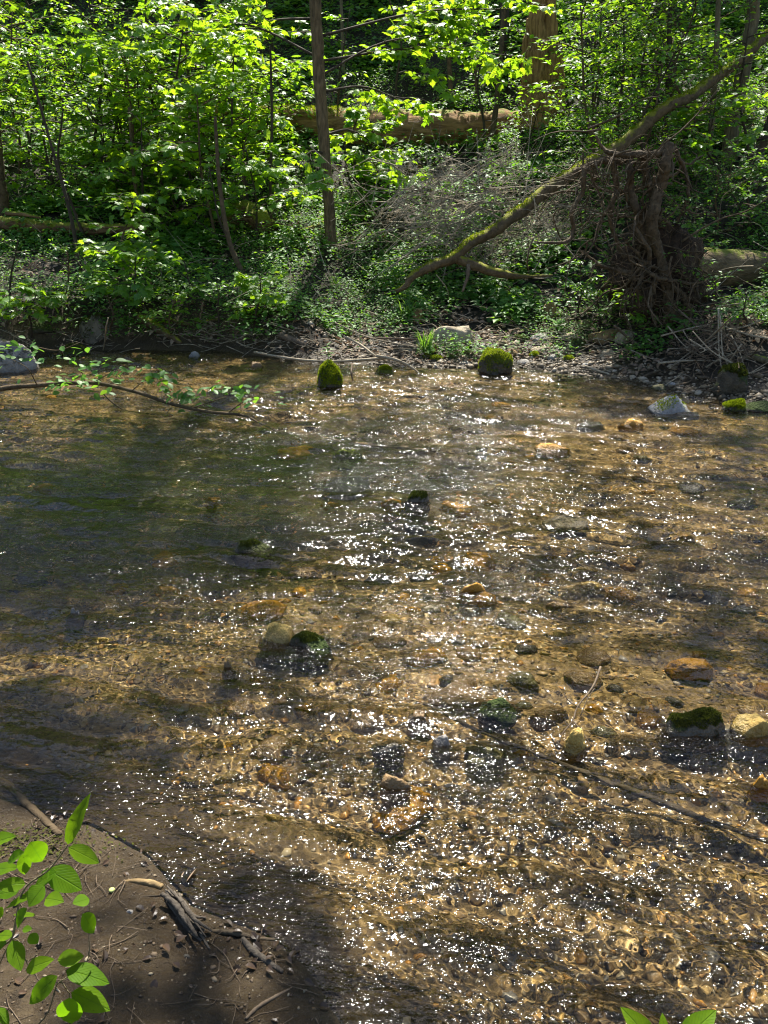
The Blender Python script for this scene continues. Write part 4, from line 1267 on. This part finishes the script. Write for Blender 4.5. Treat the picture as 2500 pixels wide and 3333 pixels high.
for j in range(22):
    a, b = rr_.normal(2120, 60), rr_.uniform(520, 1000)
    c = at_depth(a, b, yr + rr_.uniform(-.1, .15))
    d = norm(np.array([rr_.normal(-.35, .8), rr_.normal(-.15, .4), rr_.normal(0, .6)]))
    L = rr_.uniform(.5, 1.15)
    pts = [c]
    for k in range(6):
        d = norm(d + rr_.normal(0, .38, 3) - [0, 0, .06])
        pts.append(pts[-1] + d * L / 6)
    pts = np.array(pts)
    pts[:, 2] = np.maximum(pts[:, 2], height(pts[:, 0], pts[:, 1]) + .02)
    rd = rr_.uniform(.009, .020)
    m = MB(); tube(m, pts - GRP, rd, rd * .25, 8, n=40, rough=.35, seed=900 + j, rscale=3.)
    P = spline(pts - GRP, 12)
    for q in (5, 7, 9):
        e = P[q] + (norm(d) + rr_.normal(0, .8, 3)) * L * .22
        tube(m, [P[q], (P[q] + e) / 2 + rr_.normal(0, .03, 3), e], rd * .45, rd * .12, 5, n=8, cap=False)
    m.build('root', MAT['root'], rp)
fine = MB()
for i in range(620):
    j = rr_.integers(len(roots))
    pp = roots[j][0]
    q = rr_.integers(len(pp))
    a, b = pp[q]
    c = at_depth(a + rr_.normal(0, 25), b + rr_.normal(0, 25), yr + roots[j][2] + rr_.normal(-.05, .1))
    L = rr_.uniform(.08, .45) if i % 6 else rr_.uniform(.3, .7)
    d = norm(np.array([rr_.normal(0, .7), rr_.normal(-.2, .5), rr_.normal(-.7, .5)]))
    pts = [c]
    for k in range(4):
        d = norm(d + rr_.normal(0, .45, 3))
        pts.append(pts[-1] + d * L / 4)
    rd = rr_.uniform(.0015, .0045) if i % 6 else rr_.uniform(.006, .012)
    tube(fine, np.array(pts) - GRP, rd, rd * .3, 4, n=9, cap=False)
tag(fine.build('rootlets', MAT['root'], rp), kind='stuff')

# driftwood pile at the foot of the root plate
GD = ground(2320, 1200)
dp = thing('driftwood_pile', 'heap of grey driftwood twigs at the right waterline below the root plate', 'driftwood pile', GD)
fine = MB()
rd_ = np.random.default_rng(23)
for i in range(230):
    big = i < 45
    px, py = rd_.normal(2300, 85), rd_.normal(1180, 42)
    c = ground(px, min(py, 1275))
    c = c + [0, rd_.uniform(-.1, .15), abs(rd_.normal(.08, .1)) * math.exp(-((px - 2310) / 110) ** 2) * 1.6 + .01]
    a = rd_.uniform(0, 6.28)
    L = rd_.uniform(.2, .75) if big else rd_.uniform(.08, .4)
    d = np.array([math.cos(a), math.sin(a) * .6, rd_.normal(0, .45)])
    pts = np.array([c - d * L / 2, c + rd_.normal(0, .03, 3), c + d * L / 2 + rd_.normal(0, .04, 3)])
    pts[:, 2] = np.maximum(pts[:, 2], height(pts[:, 0], pts[:, 1]) + .005)
    rd = rd_.uniform(.005, .011) if big else rd_.uniform(.002, .005)
    if big:
        m = MB(); tube(m, pts - GD, rd, rd * .5, 6, n=10, rough=.2, seed=i); m.build('driftwood_stick', MAT['twig'] if i % 3 else MAT['twig_brown'], dp)
    else:
        tube(fine, pts - GD, rd, rd * .5, 4, n=6, cap=False)
tag(fine.build('fine_twigs', MAT['twig_brown'], dp), kind='stuff')

# driftline twigs along the far shore: too many and too fine to count
fine = MB()
rt_ = np.random.default_rng(29)
for i in range(520):
    px = rt_.uniform(-50, 2000)
    py = rt_.normal(1105, 38)
    if px < 650 and rt_.random() < .6:
        continue
    c = ground(px, min(py, 1165)) + [0, 0, rt_.uniform(.01, .07)]
    a = rt_.normal(0, .7)
    L = rt_.uniform(.07, .5)
    d = np.array([math.cos(a), math.sin(a), rt_.normal(0, .25)])
    tube(fine, np.array([c - d * L / 2, c + rt_.normal(0, .03, 3), c + d * L / 2]), .0042 * rt_.uniform(.5, 1.5), .0015, 4, n=6, cap=False)
for i in range(420):
    px, py = rt_.uniform(0, 2500), rt_.uniform(420, 1040)
    c = ground(px, py) + [0, 0, rt_.uniform(.02, .3)]
    a = rt_.uniform(0, 6.28)
    L = rt_.uniform(.1, .7)
    d = np.array([math.cos(a), math.sin(a), rt_.normal(0, .6)])
    tube(fine, np.array([c - d * L / 2, c + rt_.normal(0, .05, 3), c + d * L / 2]), .004 * rt_.uniform(.5, 1.6), .0012, 4, n=6, cap=False)
tag(fine.build('twig_litter', MAT['twig']), 'fine dead twigs strewn along the driftline and slope', 'twigs', kind='stuff')

# sprout on the cone-shaped stone, grass tufts, broad-leaved herbs
def herb(name, label, base, n, size, height_, seed, tpl, mat, cat='plant', up=.3):
    r = np.random.default_rng(seed)
    root = thing(name, label, cat, base)
    st, lv = MB(), MB()
    tube(st, [np.zeros(3) - [0, 0, .02], np.array([.01, 0, height_ * .5]), np.array([.0, -.01, height_])], .004, .002, 5, n=8)
    k = np.arange(n)
    a = k * 2.4 + r.random()
    zz = height_ * (.35 + .65 * (k + 1) / n)
    place(lv, tpl, np.stack([0 * a, 0 * a, zz], 1), np.stack([np.cos(a), np.sin(a), np.full(n, up) + r.normal(0, .15, n)], 1), np.array([0, 0, 1.]) + r.normal(0, .2, (n, 3)), size * r.uniform(.7, 1.15, n))
    st.build('stem', MAT['grass'], root)
    lv.build('foliage', mat, root, smooth=False)
    return root


herb('sprout', 'slim leafy sprout growing from the top of the cone-shaped mossy stone', [L_sprout[0] - .02, L_sprout[1] - .03, T_sprout - .02], 9, .085, .16, 5, tpl_oval(.26, .25, .1), MAT['grass'], 'sprout')
herb('herb', 'broad-leaved herb spreading above the grass tuft on the bank', ground(1340, 1000), 8, .15, .16, 6, tpl_oval(.36, .3, .1), MAT['herb'], 'herb')
herb('herb', 'pale four-leaved herb standing above the gravel bar stones', ground(1812, 1090), 9, .11, .14, 7, OVALW, MAT['herb'], 'herb')
herb('herb', 'leggy herb with leaf tiers in the shade before the root plate', ground(1965, 1050), 14, .10, .40, 8, OVAL, MAT['herb'], 'herb')
herb('herb', 'low leafy herb at the foot of the tilted tan slab', ground(1400, 1160), 9, .09, .07, 9, OVALW, MAT['grass'], 'herb')
herb('herb', 'bushy herb hanging over the dark left bank beside the slim stem', ground(330, 990), 16, .13, .25, 10, MAPLE, MAT['maple'], 'herb')
for lab, px, py, n, L in [('tall bright grass tuft left of the tilted tan slab', 1385, 1150, 80, .30), ('grass tuft behind the broad-leaved herb on the bank', 1320, 1040, 60, .28), ('small grass tuft in the herbs below the straight trunk', 1090, 940, 50, .22)]:
    G = ground(px, py)
    m = MB()
    rq = np.random.default_rng(px)
    a = rq.uniform(0, 6.28, n)
    place(m, BLADE, np.stack([rq.normal(0, .03, n), rq.normal(0, .03, n), np.full(n, -.01)], 1), np.stack([np.cos(a) * .45, np.sin(a) * .45, np.ones(n)], 1), np.stack([-np.cos(a), -np.sin(a), np.full(n, .5)], 1), L * rq.uniform(.5, 1.1, n))
    o = m.build('grass_tuft', MAT['grass']); o.location = G
    tag(o, lab, 'grass tuft')

# bright little bush on the root plate
B = at_depth(2215, 720, yr + .1)
shrub('small_bush', 'bright pale green little bush growing on top of the root plate', B, B + [0, -.02, .22], .28, 'small', .04, 555, 12, 1.2, 0.1, cat='bush', stem_r=.006)

# overhanging branch with leaves above the water on the left
OB0 = at_depth(-120, 1285, 6.7)
ob = thing('overhanging_branch', 'low leafy branch reaching from the left over the sparkling water', 'branch', OB0)
ptsO = [(-250, 1300, 6.9), (0, 1265, 6.6), (150, 1252, 6.45), (300, 1246, 6.3), (430, 1272, 6.15), (560, 1315, 6.0), (680, 1340, 5.9), (790, 1352, 5.8), (850, 1382, 5.75), (905, 1425, 5.7)]
P, rr = wood(ptsO, widths=[20, 17, 15, 14, 12, 12, 11, 9, 4, 3])
m = MB(); tube(m, P - OB0, 0, sides=8, n=90, radii=rr, rough=.25, seed=81, rscale=3); m.build('main_branch', MAT['bark'], ob)
m = MB()
for pp, w in [([(330, 1275, 6.25), (380, 1320, 6.2), (480, 1375, 6.15), (580, 1368, 6.1), (680, 1330, 6.05)], 6), ([(280, 1248, 6.3), (260, 1200, 6.2), (230, 1160, 6.1)], 4), ([(300, 1246, 6.3), (360, 1215, 6.2), (400, 1200, 6.1)], 4), ([(120, 1252, 6.4), (90, 1200, 6.3), (40, 1170, 6.3)], 4),
              ([(620, 1330, 5.95), (680, 1310, 5.9), (740, 1290, 5.85)], 5), ([(740, 1345, 5.85), (790, 1310, 5.8), (840, 1285, 5.8)], 5), ([(120, 1130, 6.2), (190, 1140, 6.2), (260, 1115, 6.2)], 3.4), ([(430, 1272, 6.1), (470, 1240, 6.1), (530, 1225, 6.0)], 4), ([(540, 1352, 6.1), (552, 1330, 6.1)], 3)]:
    P, rr = wood(pp, widths=[w, w * .5])
    m = MB(); tube(m, P - OB0, 0, sides=5, n=20, radii=rr); m.build('side_twig', MAT['bark'], ob)
lv = MB()
rq = np.random.default_rng(82)
for (px, py, yy, n, sx, sy) in [(30, 1140, 6.3, 16, 45, 22), (110, 1150, 6.2, 8, 30, 22), (220, 1155, 6.1, 9, 40, 20), (290, 1200, 6.1, 14, 45, 22), (360, 1185, 6.1, 10, 50, 16), (430, 1195, 6.1, 8, 45, 14), (250, 1240, 6.2, 16, 60, 20), (340, 1255, 6.2, 8, 40, 16), (500, 1235, 6.0, 15, 45, 18), (540, 1225, 6.0, 6, 20, 12), (590, 1290, 5.95, 16, 40, 22), (640, 1280, 5.95, 12, 40, 18), (740, 1270, 5.85, 14, 50, 18), (830, 1290, 5.8, 12, 45, 14), (180, 1255, 6.3, 8, 40, 12)]:
    cs = np.array([at_depth(px + rq.normal(0, sx), py + rq.normal(0, sy), yy + rq.normal(0, .08)) for _ in range(int(n * 1.5))])
    nn = len(cs)
    a = rq.uniform(0, 6.28, nn)
    place(lv, OVALW, cs - OB0, np.stack([np.cos(a), np.sin(a) * .7, rq.uniform(-.7, .15, nn)], 1), np.array([0, -.25, 1.]) + rq.normal(0, .35, (nn, 3)), rq.uniform(.05, .085, nn))
lv.build('foliage', MAT['herb'], ob, smooth=False)

# sunken wood in the stream
for lab, nm, pts, wd, mt, zs in [
    ('thin tan pole lying under water across midstream', 'sunken_pole', [(1030, 1425), (1150, 1445), (1300, 1462), (1480, 1478)], [9, 12, 13, 10], 'tan_wood', -.025),
    ('long dark sunken branch slanting to the lower right edge', 'sunken_branch', [(1380, 2300), (1560, 2390), (1760, 2470), (1930, 2540), (2150, 2620), (2330, 2690), (2520, 2760)], [14, 16, 18, 20, 24, 26, 28], 'wet_wood', -.04),
    ('crooked side branch crossing the sunken branch near the right edge', 'sunken_branch', [(2250, 2660), (2290, 2690), (2350, 2720), (2430, 2770)], [20, 18, 14, 8], 'wet_wood', -.05),
    ('short tan stick under water near the pale grey boulder', 'sunken_stick', [(1730, 1310), (1765, 1295), (1800, 1280)], [8, 9, 7], 'tan_wood', -.02),
]:
    Q = np.array([at(a, b, zs) for a, b in pts])
    rr = [w * .5 * ppm(q) for w, q in zip(wd, Q)]
    m = MB(); tube(m, Q, 0, sides=10, n=50, radii=rr, rough=.25, seed=len(lab)); tag(m.build(nm, MAT[mt], origin=Q[0], receiver=True), lab, 'sunken branch')
m = MB()
tube(m, [at(1955, 2170, .10), at(1930, 2235, .08), at(1880, 2300, .05), at(1865, 2345, .03), at(1830, 2390, .01), at(1815, 2440, -.02)], .004, .002, 5, n=20)
tube(m, [at(1880, 2300, .05), at(1850, 2280, .08), at(1835, 2255, .1)], .002, .001, 4, n=8)
tube(m, [at(1865, 2345, .03), at(1900, 2390, .02), at(1925, 2430, 0)], .003, .0015, 4, n=8)
tube(m, [at(1890, 2330, .05), at(1910, 2280, .08), at(1935, 2240, .1)], .002, .001, 4, n=8)
tag(m.build('snagged_twig', MAT['twig_brown'], receiver=True), 'thin reddish twig caught upright above the sunken branch', 'twig')

# ------------------------------------------------------------------ near bank: wood, leaf, crumbs
def bank(px, py, up=0.):
    q = ground(px, py)
    return q + [0, 0, up]


rzs = np.random.default_rng(515)
MAT['wet_grey'] = bark_mat('wet_grey_wood', (.03, .024, .018), (.15, .125, .095), 0, scale=40)
for lab, nm, pts, wd, mt in [
    ('smooth brown stick lying on the wet mud at the left edge', 'stick', [(-30, 2545), (30, 2570), (100, 2635), (195, 2722)], [26, 28, 26, 22], 'bark'),
    ('yellow wood splinter lying by the brown leaf', 'wood_splinter', [(405, 2870), (450, 2873), (495, 2880), (528, 2892)], [7, 18, 22, 20], 'tan_wood'),
    ('dark bent stick running from the grey stub into the water', 'stick', [(690, 3035), (760, 3040), (840, 3058), (905, 3064), (990, 3075)], [14, 18, 14, 12, 6], 'wet_wood'),
    ('rotten brown stick at the mud edge below the dark bent stick', 'stick', [(790, 3060), (830, 3105), (880, 3140), (920, 3165)], [18, 24, 20, 12], 'wet_grey'),
    ('pale forked stick lying on the mud at the bottom', 'stick', [(800, 3318), (840, 3280), (900, 3245), (958, 3215)], [10, 12, 12, 9], 'twig_brown'),
    ('thin straight dark twig pointing at the brown leaf', 'twig', [(450, 2920), (540, 2914), (640, 2908)], [4, 5, 3], 'bark_dark'),
    ('pale curled twig on the mud right of the leafy sapling', 'twig', [(345, 3240), (370, 3180), (362, 3135), (385, 3110)], [4, 5, 5, 3], 'twig'),
    ('long thin rootlet lying on the mud below the grey stub', 'twig', [(320, 3020), (400, 3018), (480, 3030), (570, 3040)], [3, 4, 4, 2], 'twig_brown'),
    ('bent pale twig under the lowest leaves of the sapling', 'twig', [(180, 3215), (198, 3240), (192, 3290), (196, 3333)], [4, 6, 6, 4], 'twig'),
]:
    Q = [bank(a, b) for a, b in pts]
    rr = [w * .5 * ppm(q) for w, q in zip(wd, Q)]
    Pp = np.array([q + [0, 0, .6 * s] for q, s in zip(Q, rr)])
    m = MB(); tube(m, Pp, 0, sides=10, n=36, radii=rr, rough=.35 if nm == 'wood_stub' else .22, seed=len(lab), rscale=2.); tag(m.build(nm, MAT[mt], origin=Q[0], receiver=True), lab, nm.replace('_', ' '))
m = MB()
for j in range(9):
    o_ = rzs.normal(0, 9, 2) if j else np.zeros(2)
    pts = [(552 + o_[0] + rzs.normal(0, 10), 2922 + o_[1] * .6 + rzs.normal(0, 10)), (582 + o_[0], 2962 + o_[1]), (616 + o_[0], 3010 + o_[1]), (655 + o_[0] + rzs.normal(0, 12), 3058 + o_[1] + rzs.normal(0, 16))]
    Q = np.array([bank(a, b, .006 + .012 * (j % 3)) for a, b in pts])
    w = 26 if j == 0 else rzs.uniform(9, 20)
    tube(m, Q, 0, sides=7, n=30, radii=[w * .3 * ppm(Q[0]), w * .5 * ppm(Q[0]), w * .5 * ppm(Q[0]), w * .2 * ppm(Q[0])], rough=.4, seed=500 + j, rscale=3.)
tag(m.build('wood_stub', MAT['wet_grey'], origin=bank(600, 2985)), 'grey split wood stub standing at the muddy waterline', 'wood stub')
m = MB()
q = bank(600, 2890, .012)
place(m, tpl_oval(.55, .3, .3, 8), [q], [[.25, .9, .22]], [[-.35, -.3, .8]], [.062])
tag(m.build('fallen_leaf', MAT['litter']), 'curled reddish brown leaf lying by the yellow wood splinter', 'leaf')
m = MB()
V, F = ico(2)
q = bank(365, 2902, .006)
m.add(V * [.0075, .0075, .004] + q, F)
t = NT('yellow_petal'); MAT['petal'] = t.out(t.principled((.45, .5, .16), .6))
tag(m.build('yellow_bud', MAT['petal']), 'tiny round yellow-green bud lying on the mud', 'bud')
rock('mud_pebble', 'smallest white pebble on the mud below the sapling leaves', 40, 3060, 60, 26, A['r_white'], 90, .6, .7, on='bank', n=3)
rock('mud_pebble', 'grey flat pebble near the yellow-green bud', 420, 2978, 34, 22, A['r_grey'], 91, .7, .6, on='bank', n=3)
rock('mud_pebble', 'dark pebble on the bare mud at the bottom', 605, 3125, 30, 22, A['r_dark'], 92, .8, .5, on='bank', n=3)
rock('mud_pebble', 'brown pebble in the mud right of the pale forked stick', 1020, 3290, 26, 18, A['r_brown'], 93, .8, .4, on='bank', n=3)
m = MB()
rz = np.random.default_rng(64)
N = 9000
x = rz.uniform(-1.7, .15, N); y = rz.uniform(.7, 2.3, N)
keep = (y < Ynear(x) + .05)
x, y = x[keep], y[keep]
s = np.clip(rz.lognormal(math.log(.0022), .5, len(x)), .001, .009)
grains(m, x, y, height(x, y) + s * .1, s, rz)
tag(m.build('mud_crumbs', MAT['mud_crumb']), 'crumbs of earth and grit on the muddy near bank', 'grit', kind='stuff')
m = MB()
for i in range(420):
    x0, y0 = rz.uniform(-1.4, .0), rz.uniform(.85, 1.9)
    if y0 > Ynear(x0) - .02:
        continue
    a, L = rz.uniform(0, 6.28), rz.uniform(.03, .14)
    px3 = x0 + np.cos(a) * L * np.linspace(-.5, .5, 4) + rz.normal(0, .006, 4)
    py3 = y0 + np.sin(a) * L * np.linspace(-.5, .5, 4) + rz.normal(0, .006, 4)
    tube(m, np.stack([px3, py3, height(px3, py3) + rz.uniform(.001, .008, 4)], 1), rz.uniform(.0007, .0018), .0006, 4, n=8, cap=False)
tag(m.build('fine_debris', MAT['twig_brown']), 'hair-fine rootlets and debris on the near mud', 'debris', kind='stuff')
m = MB()
x = rz.uniform(-1.5, .05, 2600); y = rz.uniform(.8, 2.2, 2600)
dd = Ynear(x) - y
k = (dd > -.03) & (rz.random(2600) < np.exp(-dd / .28) * (.55 + 1.2 * pn(x * 4, y * 4, 95)))
x, y = x[k], y[k]
a = rz.uniform(0, 6.28, len(x))
place(m, tpl_oval(.6, .3, .2, 4), np.stack([x, y, height(x, y) + rz.uniform(.002, .012, len(x))], 1), np.stack([np.cos(a), np.sin(a), rz.normal(0, .25, len(x))], 1), np.array([0, 0, 1.]) + rz.normal(0, .35, (len(x), 3)), rz.uniform(.008, .03, len(x)))
tag(m.build('leaf_fragments', MAT['wet_litter'], smooth=False), 'dark wet leaf fragments along the muddy near waterline', 'leaf fragments', kind='stuff')
m = MB()
n = 420
c = bank(130, 2745)
pp = np.stack([c[0] + rz.normal(0, .10, n), c[1] + rz.normal(0, .035, n), np.zeros(n)], 1)
pp[:, 2] = height(pp[:, 0], pp[:, 1]) + rz.uniform(0, .008, n)
a = rz.uniform(0, 6.28, n)
place(m, SMALL, pp, np.stack([np.cos(a), np.sin(a), rz.uniform(0, .6, n)], 1), np.array([0, 0, 1.]) + rz.normal(0, .3, (n, 3)), rz.uniform(.006, .013, n))
tag(m.build('mud_moss', MAT['moss_dark'], smooth=False), 'dark feathery moss on the wet mud by the brown stick', 'moss', kind='stuff')

# leafy sapling in the lower left foreground: every leaf its own child
FS0 = np.array([-.92, .62, float(height(-.92, .62))])
fs = thing('leafy_sapling', 'bright green broad-leaved sapling close by at lower left', 'sapling', FS0)


def zp(a, b, t=1.15):
    d = ray(a * .3765, 2500 + b * .3765)
    return np.array([0, 0, CAM_H]) + d * t


FL = [(585, 660, 715, 265, 120, 0), (590, 685, 870, 815, 135, 1), (260, 640, 378, 838, 190, 1), (208, 725, 45, 815, 95, 0), (205, 735, 215, 935, 110, 0), (-80, 885, 150, 850, 110, 1), (-100, 660, 130, 580, 130, 0), (415, 880, 712, 1052, 205, 1),
      (490, 900, 270, 1010, 140, 2), (222, 1000, -40, 1015, 115, 1), (165, 1060, -50, 1095, 100, 2), (392, 1035, 0, 1200, 70, 1), (385, 1020, 235, 1190, 165, 0), (395, 1130, 527, 1135, 130, 2), (772, 1130, 628, 1170, 118, 1), (712, 1260, 832, 1430, 135, 1),
      (310, 1272, 100, 1255, 44, 1), (235, 1210, 115, 1390, 115, 0), (195, 1395, 277, 1390, 58, 1), (258, 1435, 325, 1520, 90, 1), (105, 1455, -50, 1435, 95, 1), (105, 1490, 182, 1755, 140, 1), (225, 1745, 452, 1650, 122, 1), (497, 1660, 727, 1622, 132, 1),
      (572, 1750, 928, 1805, 178, 1), (498, 1795, 182, 2068, 145, 1), (618, 1938, 945, 2072, 180, 1), (600, 1985, 600, 2270, 210, 1), (-30, 2080, 75, 2210, 95, 1), (-40, 1230, 35, 1280, 90, 1), (-30, 1560, 40, 1500, 60, 1)]
rf_ = np.random.default_rng(10)
cdir = norm(-ray(180, 2900))
for i, (a, b, c, d, w, tl) in enumerate(FL):
    tt = 1.15 + rf_.normal(0, .025) + (.03 if tl == 2 else 0)
    p0, p1 = zp(a, b, tt), zp(c, d, tt + rf_.uniform(-.02, .02))
    ax = p1 - p0
    L = np.linalg.norm(ax)
    wid = w * .3765 / FPX * tt / L
    tp = tpl_oval(wid * 1.12, rf_.uniform(.02, .3), rf_.uniform(.03, .13) if tl else .18, 10)
    tp[0][:, 2] += .012 * np.sin(tp[0][:, 0] * 17 + i) * np.sign(tp[0][:, 1]) + .01 * np.sin(tp[0][:, 0] * 29 + 2 * i)
    nr = cdir * (.9 if tl else .6) + np.array([0, 0, .9]) + rf_.normal(0, .18, 3)
    m = MB()
    place(m, tp, [p0 - FS0], [ax], [nr], [L])
    leaf_attr(m.build('leaf', MAT['front_leaf'], fs), tp, L)
m = MB()
for pts, rad in [([(-250, 1900), (0, 1560), (110, 1450), (200, 1060), (420, 880), (585, 670)], .0022), ([(-250, 2300), (100, 1500), (250, 1720)], .0012), ([(-200, 2500), (350, 2200), (500, 1860), (600, 1945)], .0013), ([(500, 1860), (745, 1680), (770, 1440), (770, 1130)], .0010), ([(330, 1610), (220, 1660), (110, 1480)], .0011), ([(205, 900), (215, 730)], .0010), ([(600, 1940), (600, 2000)], .001)]:
    tube(m, np.array([zp(a, b, 1.17) for a, b in pts]) - FS0, rad, rad * .6, 6, n=20, cap=False)
tube(m, [np.array([0, 0, -.02]), (zp(-250, 1900, 1.17) - FS0) * .5 + [-.02, 0, .05], zp(-250, 1900, 1.17) - FS0], .004, .0022, 6, n=12)
tube(m, [np.array([0, 0, .05]), (zp(-250, 2300, 1.17) - FS0) * .6, zp(-250, 2300, 1.17) - FS0], .003, .0013, 6, n=12)
tube(m, [np.array([0, 0, .02]), (zp(-200, 2500, 1.17) - FS0) * .6, zp(-200, 2500, 1.17) - FS0], .003, .0013, 6, n=12)
m.build('stem', MAT['bark_pale'], fs)

FR0 = np.array([.62, .55, float(height(.62, .55))])
fr_ = thing('leafy_sapling', 'tips of three green leaves poking up at the bottom right edge', 'sapling', FR0)


def pt(px, py, t):
    return np.array([0, 0, CAM_H]) + ray(px, py) * t


for (a, b, c, d, w) in [(2130, 3400, 2034, 3282, 80), (2165, 3400, 2158, 3302, 40), (2215, 3400, 2330, 3282, 85)]:
    p0, p1 = pt(a, b, 1.12), pt(c, d, 1.13)
    L = np.linalg.norm(p1 - p0)
    tp = tpl_oval(w / FPX * 1.12 / L * .95, .22, .16, 8)
    m = MB(); place(m, tp, [p0 - FR0], [p1 - p0], [norm(-ray(2150, 3300)) + np.array([0, 0, .8])], [L]); leaf_attr(m.build('leaf', MAT['front_leaf'], fr_), tp, L)
m = MB(); q = pt(2165, 3400, 1.12) - FR0
tube(m, [np.array([0, 0, -.05]), q * .5 + [0, .03, 0], q], .003, .0015, 6, n=10); m.build('stem', MAT['bark_pale'], fr_)

# ------------------------------------------------------------------ unseen canopy, its leaves placed along sun rays to cast the wanted shade
# (photo x, photo y, radius x, radius y, how shaded) of the ground the added leaves are to shade
SHADE = [(2150, 1130, 260, 110, .85), (330, 1690, 700, 165, .92), (150, 1900, 380, 110, .5), (350, 1140, 520, 50, .85), (2150, 820, 330, 330, .72), (2280, 1225, 380, 60, .7), (1350, 190, 240, 150, .95), (2050, 150, 300, 200, .3),
         (230, 2380, 330, 240, .6), (620, 2930, 250, 150, .5), (330, 2860, 260, 160, .5), (1000, 1850, 380, 110, .42), (760, 2250, 280, 130, .42), (1900, 1740, 400, 60, .35), (2400, 600, 260, 200, .6), (2050, 1330, 200, 50, .5), (2450, 1420, 160, 60, .5)]
rk = np.random.default_rng(404)
N = 150000
y = rk.uniform(.2, 26, N)
x = rk.uniform(-1, 1, N) * (2. + .56 * y)
G = np.stack([x, y, np.maximum(height(x, y), 0)], 1)
px_, py_ = project(G)
pr = np.where(y > 8.5, .06, .16)
for a, b, c, d, s in SHADE:
    pr = np.maximum(pr, s * np.exp(-np.maximum(((px_ - a) / c) ** 2 + ((py_ - b) / d) ** 2 - .35, 0) * 1.6))
den = pr * 1.15 + .8 * fbm(x * 1.9, y * 1.9, 91, 3) * (.4 + .65 * np.minimum(pr * 2, 1)) - .18
for a, b, c, d in [(1230, 430, 420, 60), (1760, 240, 120, 260), (1300, 620, 420, 80), (1100, 860, 400, 120), (640, 360, 700, 220), (1850, 2880, 640, 380), (1250, 1020, 700, 160), (300, 980, 480, 90), (1450, 1560, 420, 90), (430, 1360, 540, 95)]:  # gaps left in the added leaves so sun reaches these spots
    den = np.where(((px_ - a) / c) ** 2 + ((py_ - b) / d) ** 2 < 1, np.minimum(den, .03), den)
keep = (rk.random(N) < np.clip(den, 0, 1) * .62) & ~((y < .78) & (x < .2))
G = G[keep]
n = len(G)
hz = 9.2 + 2.5 * rk.random(n) + .22 * np.maximum(G[:, 1] - 8, 0)
T = (hz - G[:, 2]) / SUN[2]
Q = G + SUN * T[:, None]
ax = rk.normal(size=(n, 3)) * [1, 1, .4]
trunks = [(tree_c, GB, TC[-1]), (lt, GT, TL[-1]), (rt, GR, TR[-1])]
dist = np.stack([np.hypot(Q[:, 0] - e[0], (Q[:, 1] - e[1]) * .7) for _, _, e in trunks], 1)
own = dist.argmin(1)
for k, (root, base, tip) in enumerate(trunks):
    s = own == k
    m = MB()
    place(m, SMALL, Q[s] - base, ax[s], np.array([0, 0, 1.]) + rk.normal(0, .4, (s.sum(), 3)), rk.uniform(.13, .24, s.sum()))
    m.build('added_crown', MAT['canopy'], root, smooth=False)  # leaves shaped by the shade map, hung on the nearest trunk
    m = MB()
    qs = Q[s]
    for j in rk.choice(len(qs), 26):
        e = qs[j] - base
        st = tip - base
        tube(m, [st, st * .5 + e * .5 + [0, 0, .3], e], .035, .01, 5, n=10, cap=False)
    m.build('added_crown_limbs', MAT['bark_dark'], root)
# tall forest further up the slope: added to close the view over the hill and darken what the water mirrors
for i, (bx, by, hgt, wd) in enumerate([(-9.5, 24, 8.5, 4.2), (-5.2, 26, 9, 4), (-1.5, 24.5, 8, 3.6), (2.2, 27, 9.5, 4.2), (5.8, 24.5, 8.5, 4), (9.8, 26, 9.5, 4.4), (-13.5, 21, 8.5, 4.6), (13.5, 22, 8.5, 4.6), (-3.4, 31, 10, 4.6), (4, 32, 10, 4.6), (-9, 32, 10, 4.6), (10, 33, 10, 4.6)]):
    base = np.array([bx, by, float(height(bx, by))])
    hgt = hgt * (.74 if i < 8 else .95)
    nth = ['leftmost but one', 'third', 'fourth', 'fifth', 'sixth', 'rightmost but one', 'leftmost', 'rightmost', 'third', 'fourth', 'second', 'fifth'][i]
    root = thing('added_forest_tree', f'tall forest tree added high on the slope, {nth} of the ' + ('front row' if i < 8 else 'back row'), 'tree', base, 'forest trees added high on the slope')
    m = MB()
    tube(m, [np.array([0, 0, -.3]), np.array([.1, 0, hgt * .5]), np.array([0, .2, hgt])], .19, .05, 10, n=24, rough=.12, seed=i)
    m.build('trunk', MAT['bark_dark'], root)
    m = MB()
    nl = 5200
    v = norm(rk.normal(size=(nl, 3))) * (rk.random((nl, 1)) ** .4)
    c = v * np.array([wd * .62, wd * .5, hgt * .42]) * (1 + .3 * pn3(v * 2.2, 300 + i))[:, None] + [0, 0, hgt * .68]
    k = pn3(c * .9, 320 + i) > -.25
    c = c[k]
    place(m, SMALL, c, rk.normal(size=(len(c), 3)) * [1, 1, .5], np.array([0, 0, 1.]) + rk.normal(0, .5, (len(c), 3)), rk.uniform(.2, .36, len(c)))
    m.build('added_crown', MAT['canopy'], root, smooth=False)
print('leaves in canopy', n, 'cobbles', cnt, 'trials', trial)
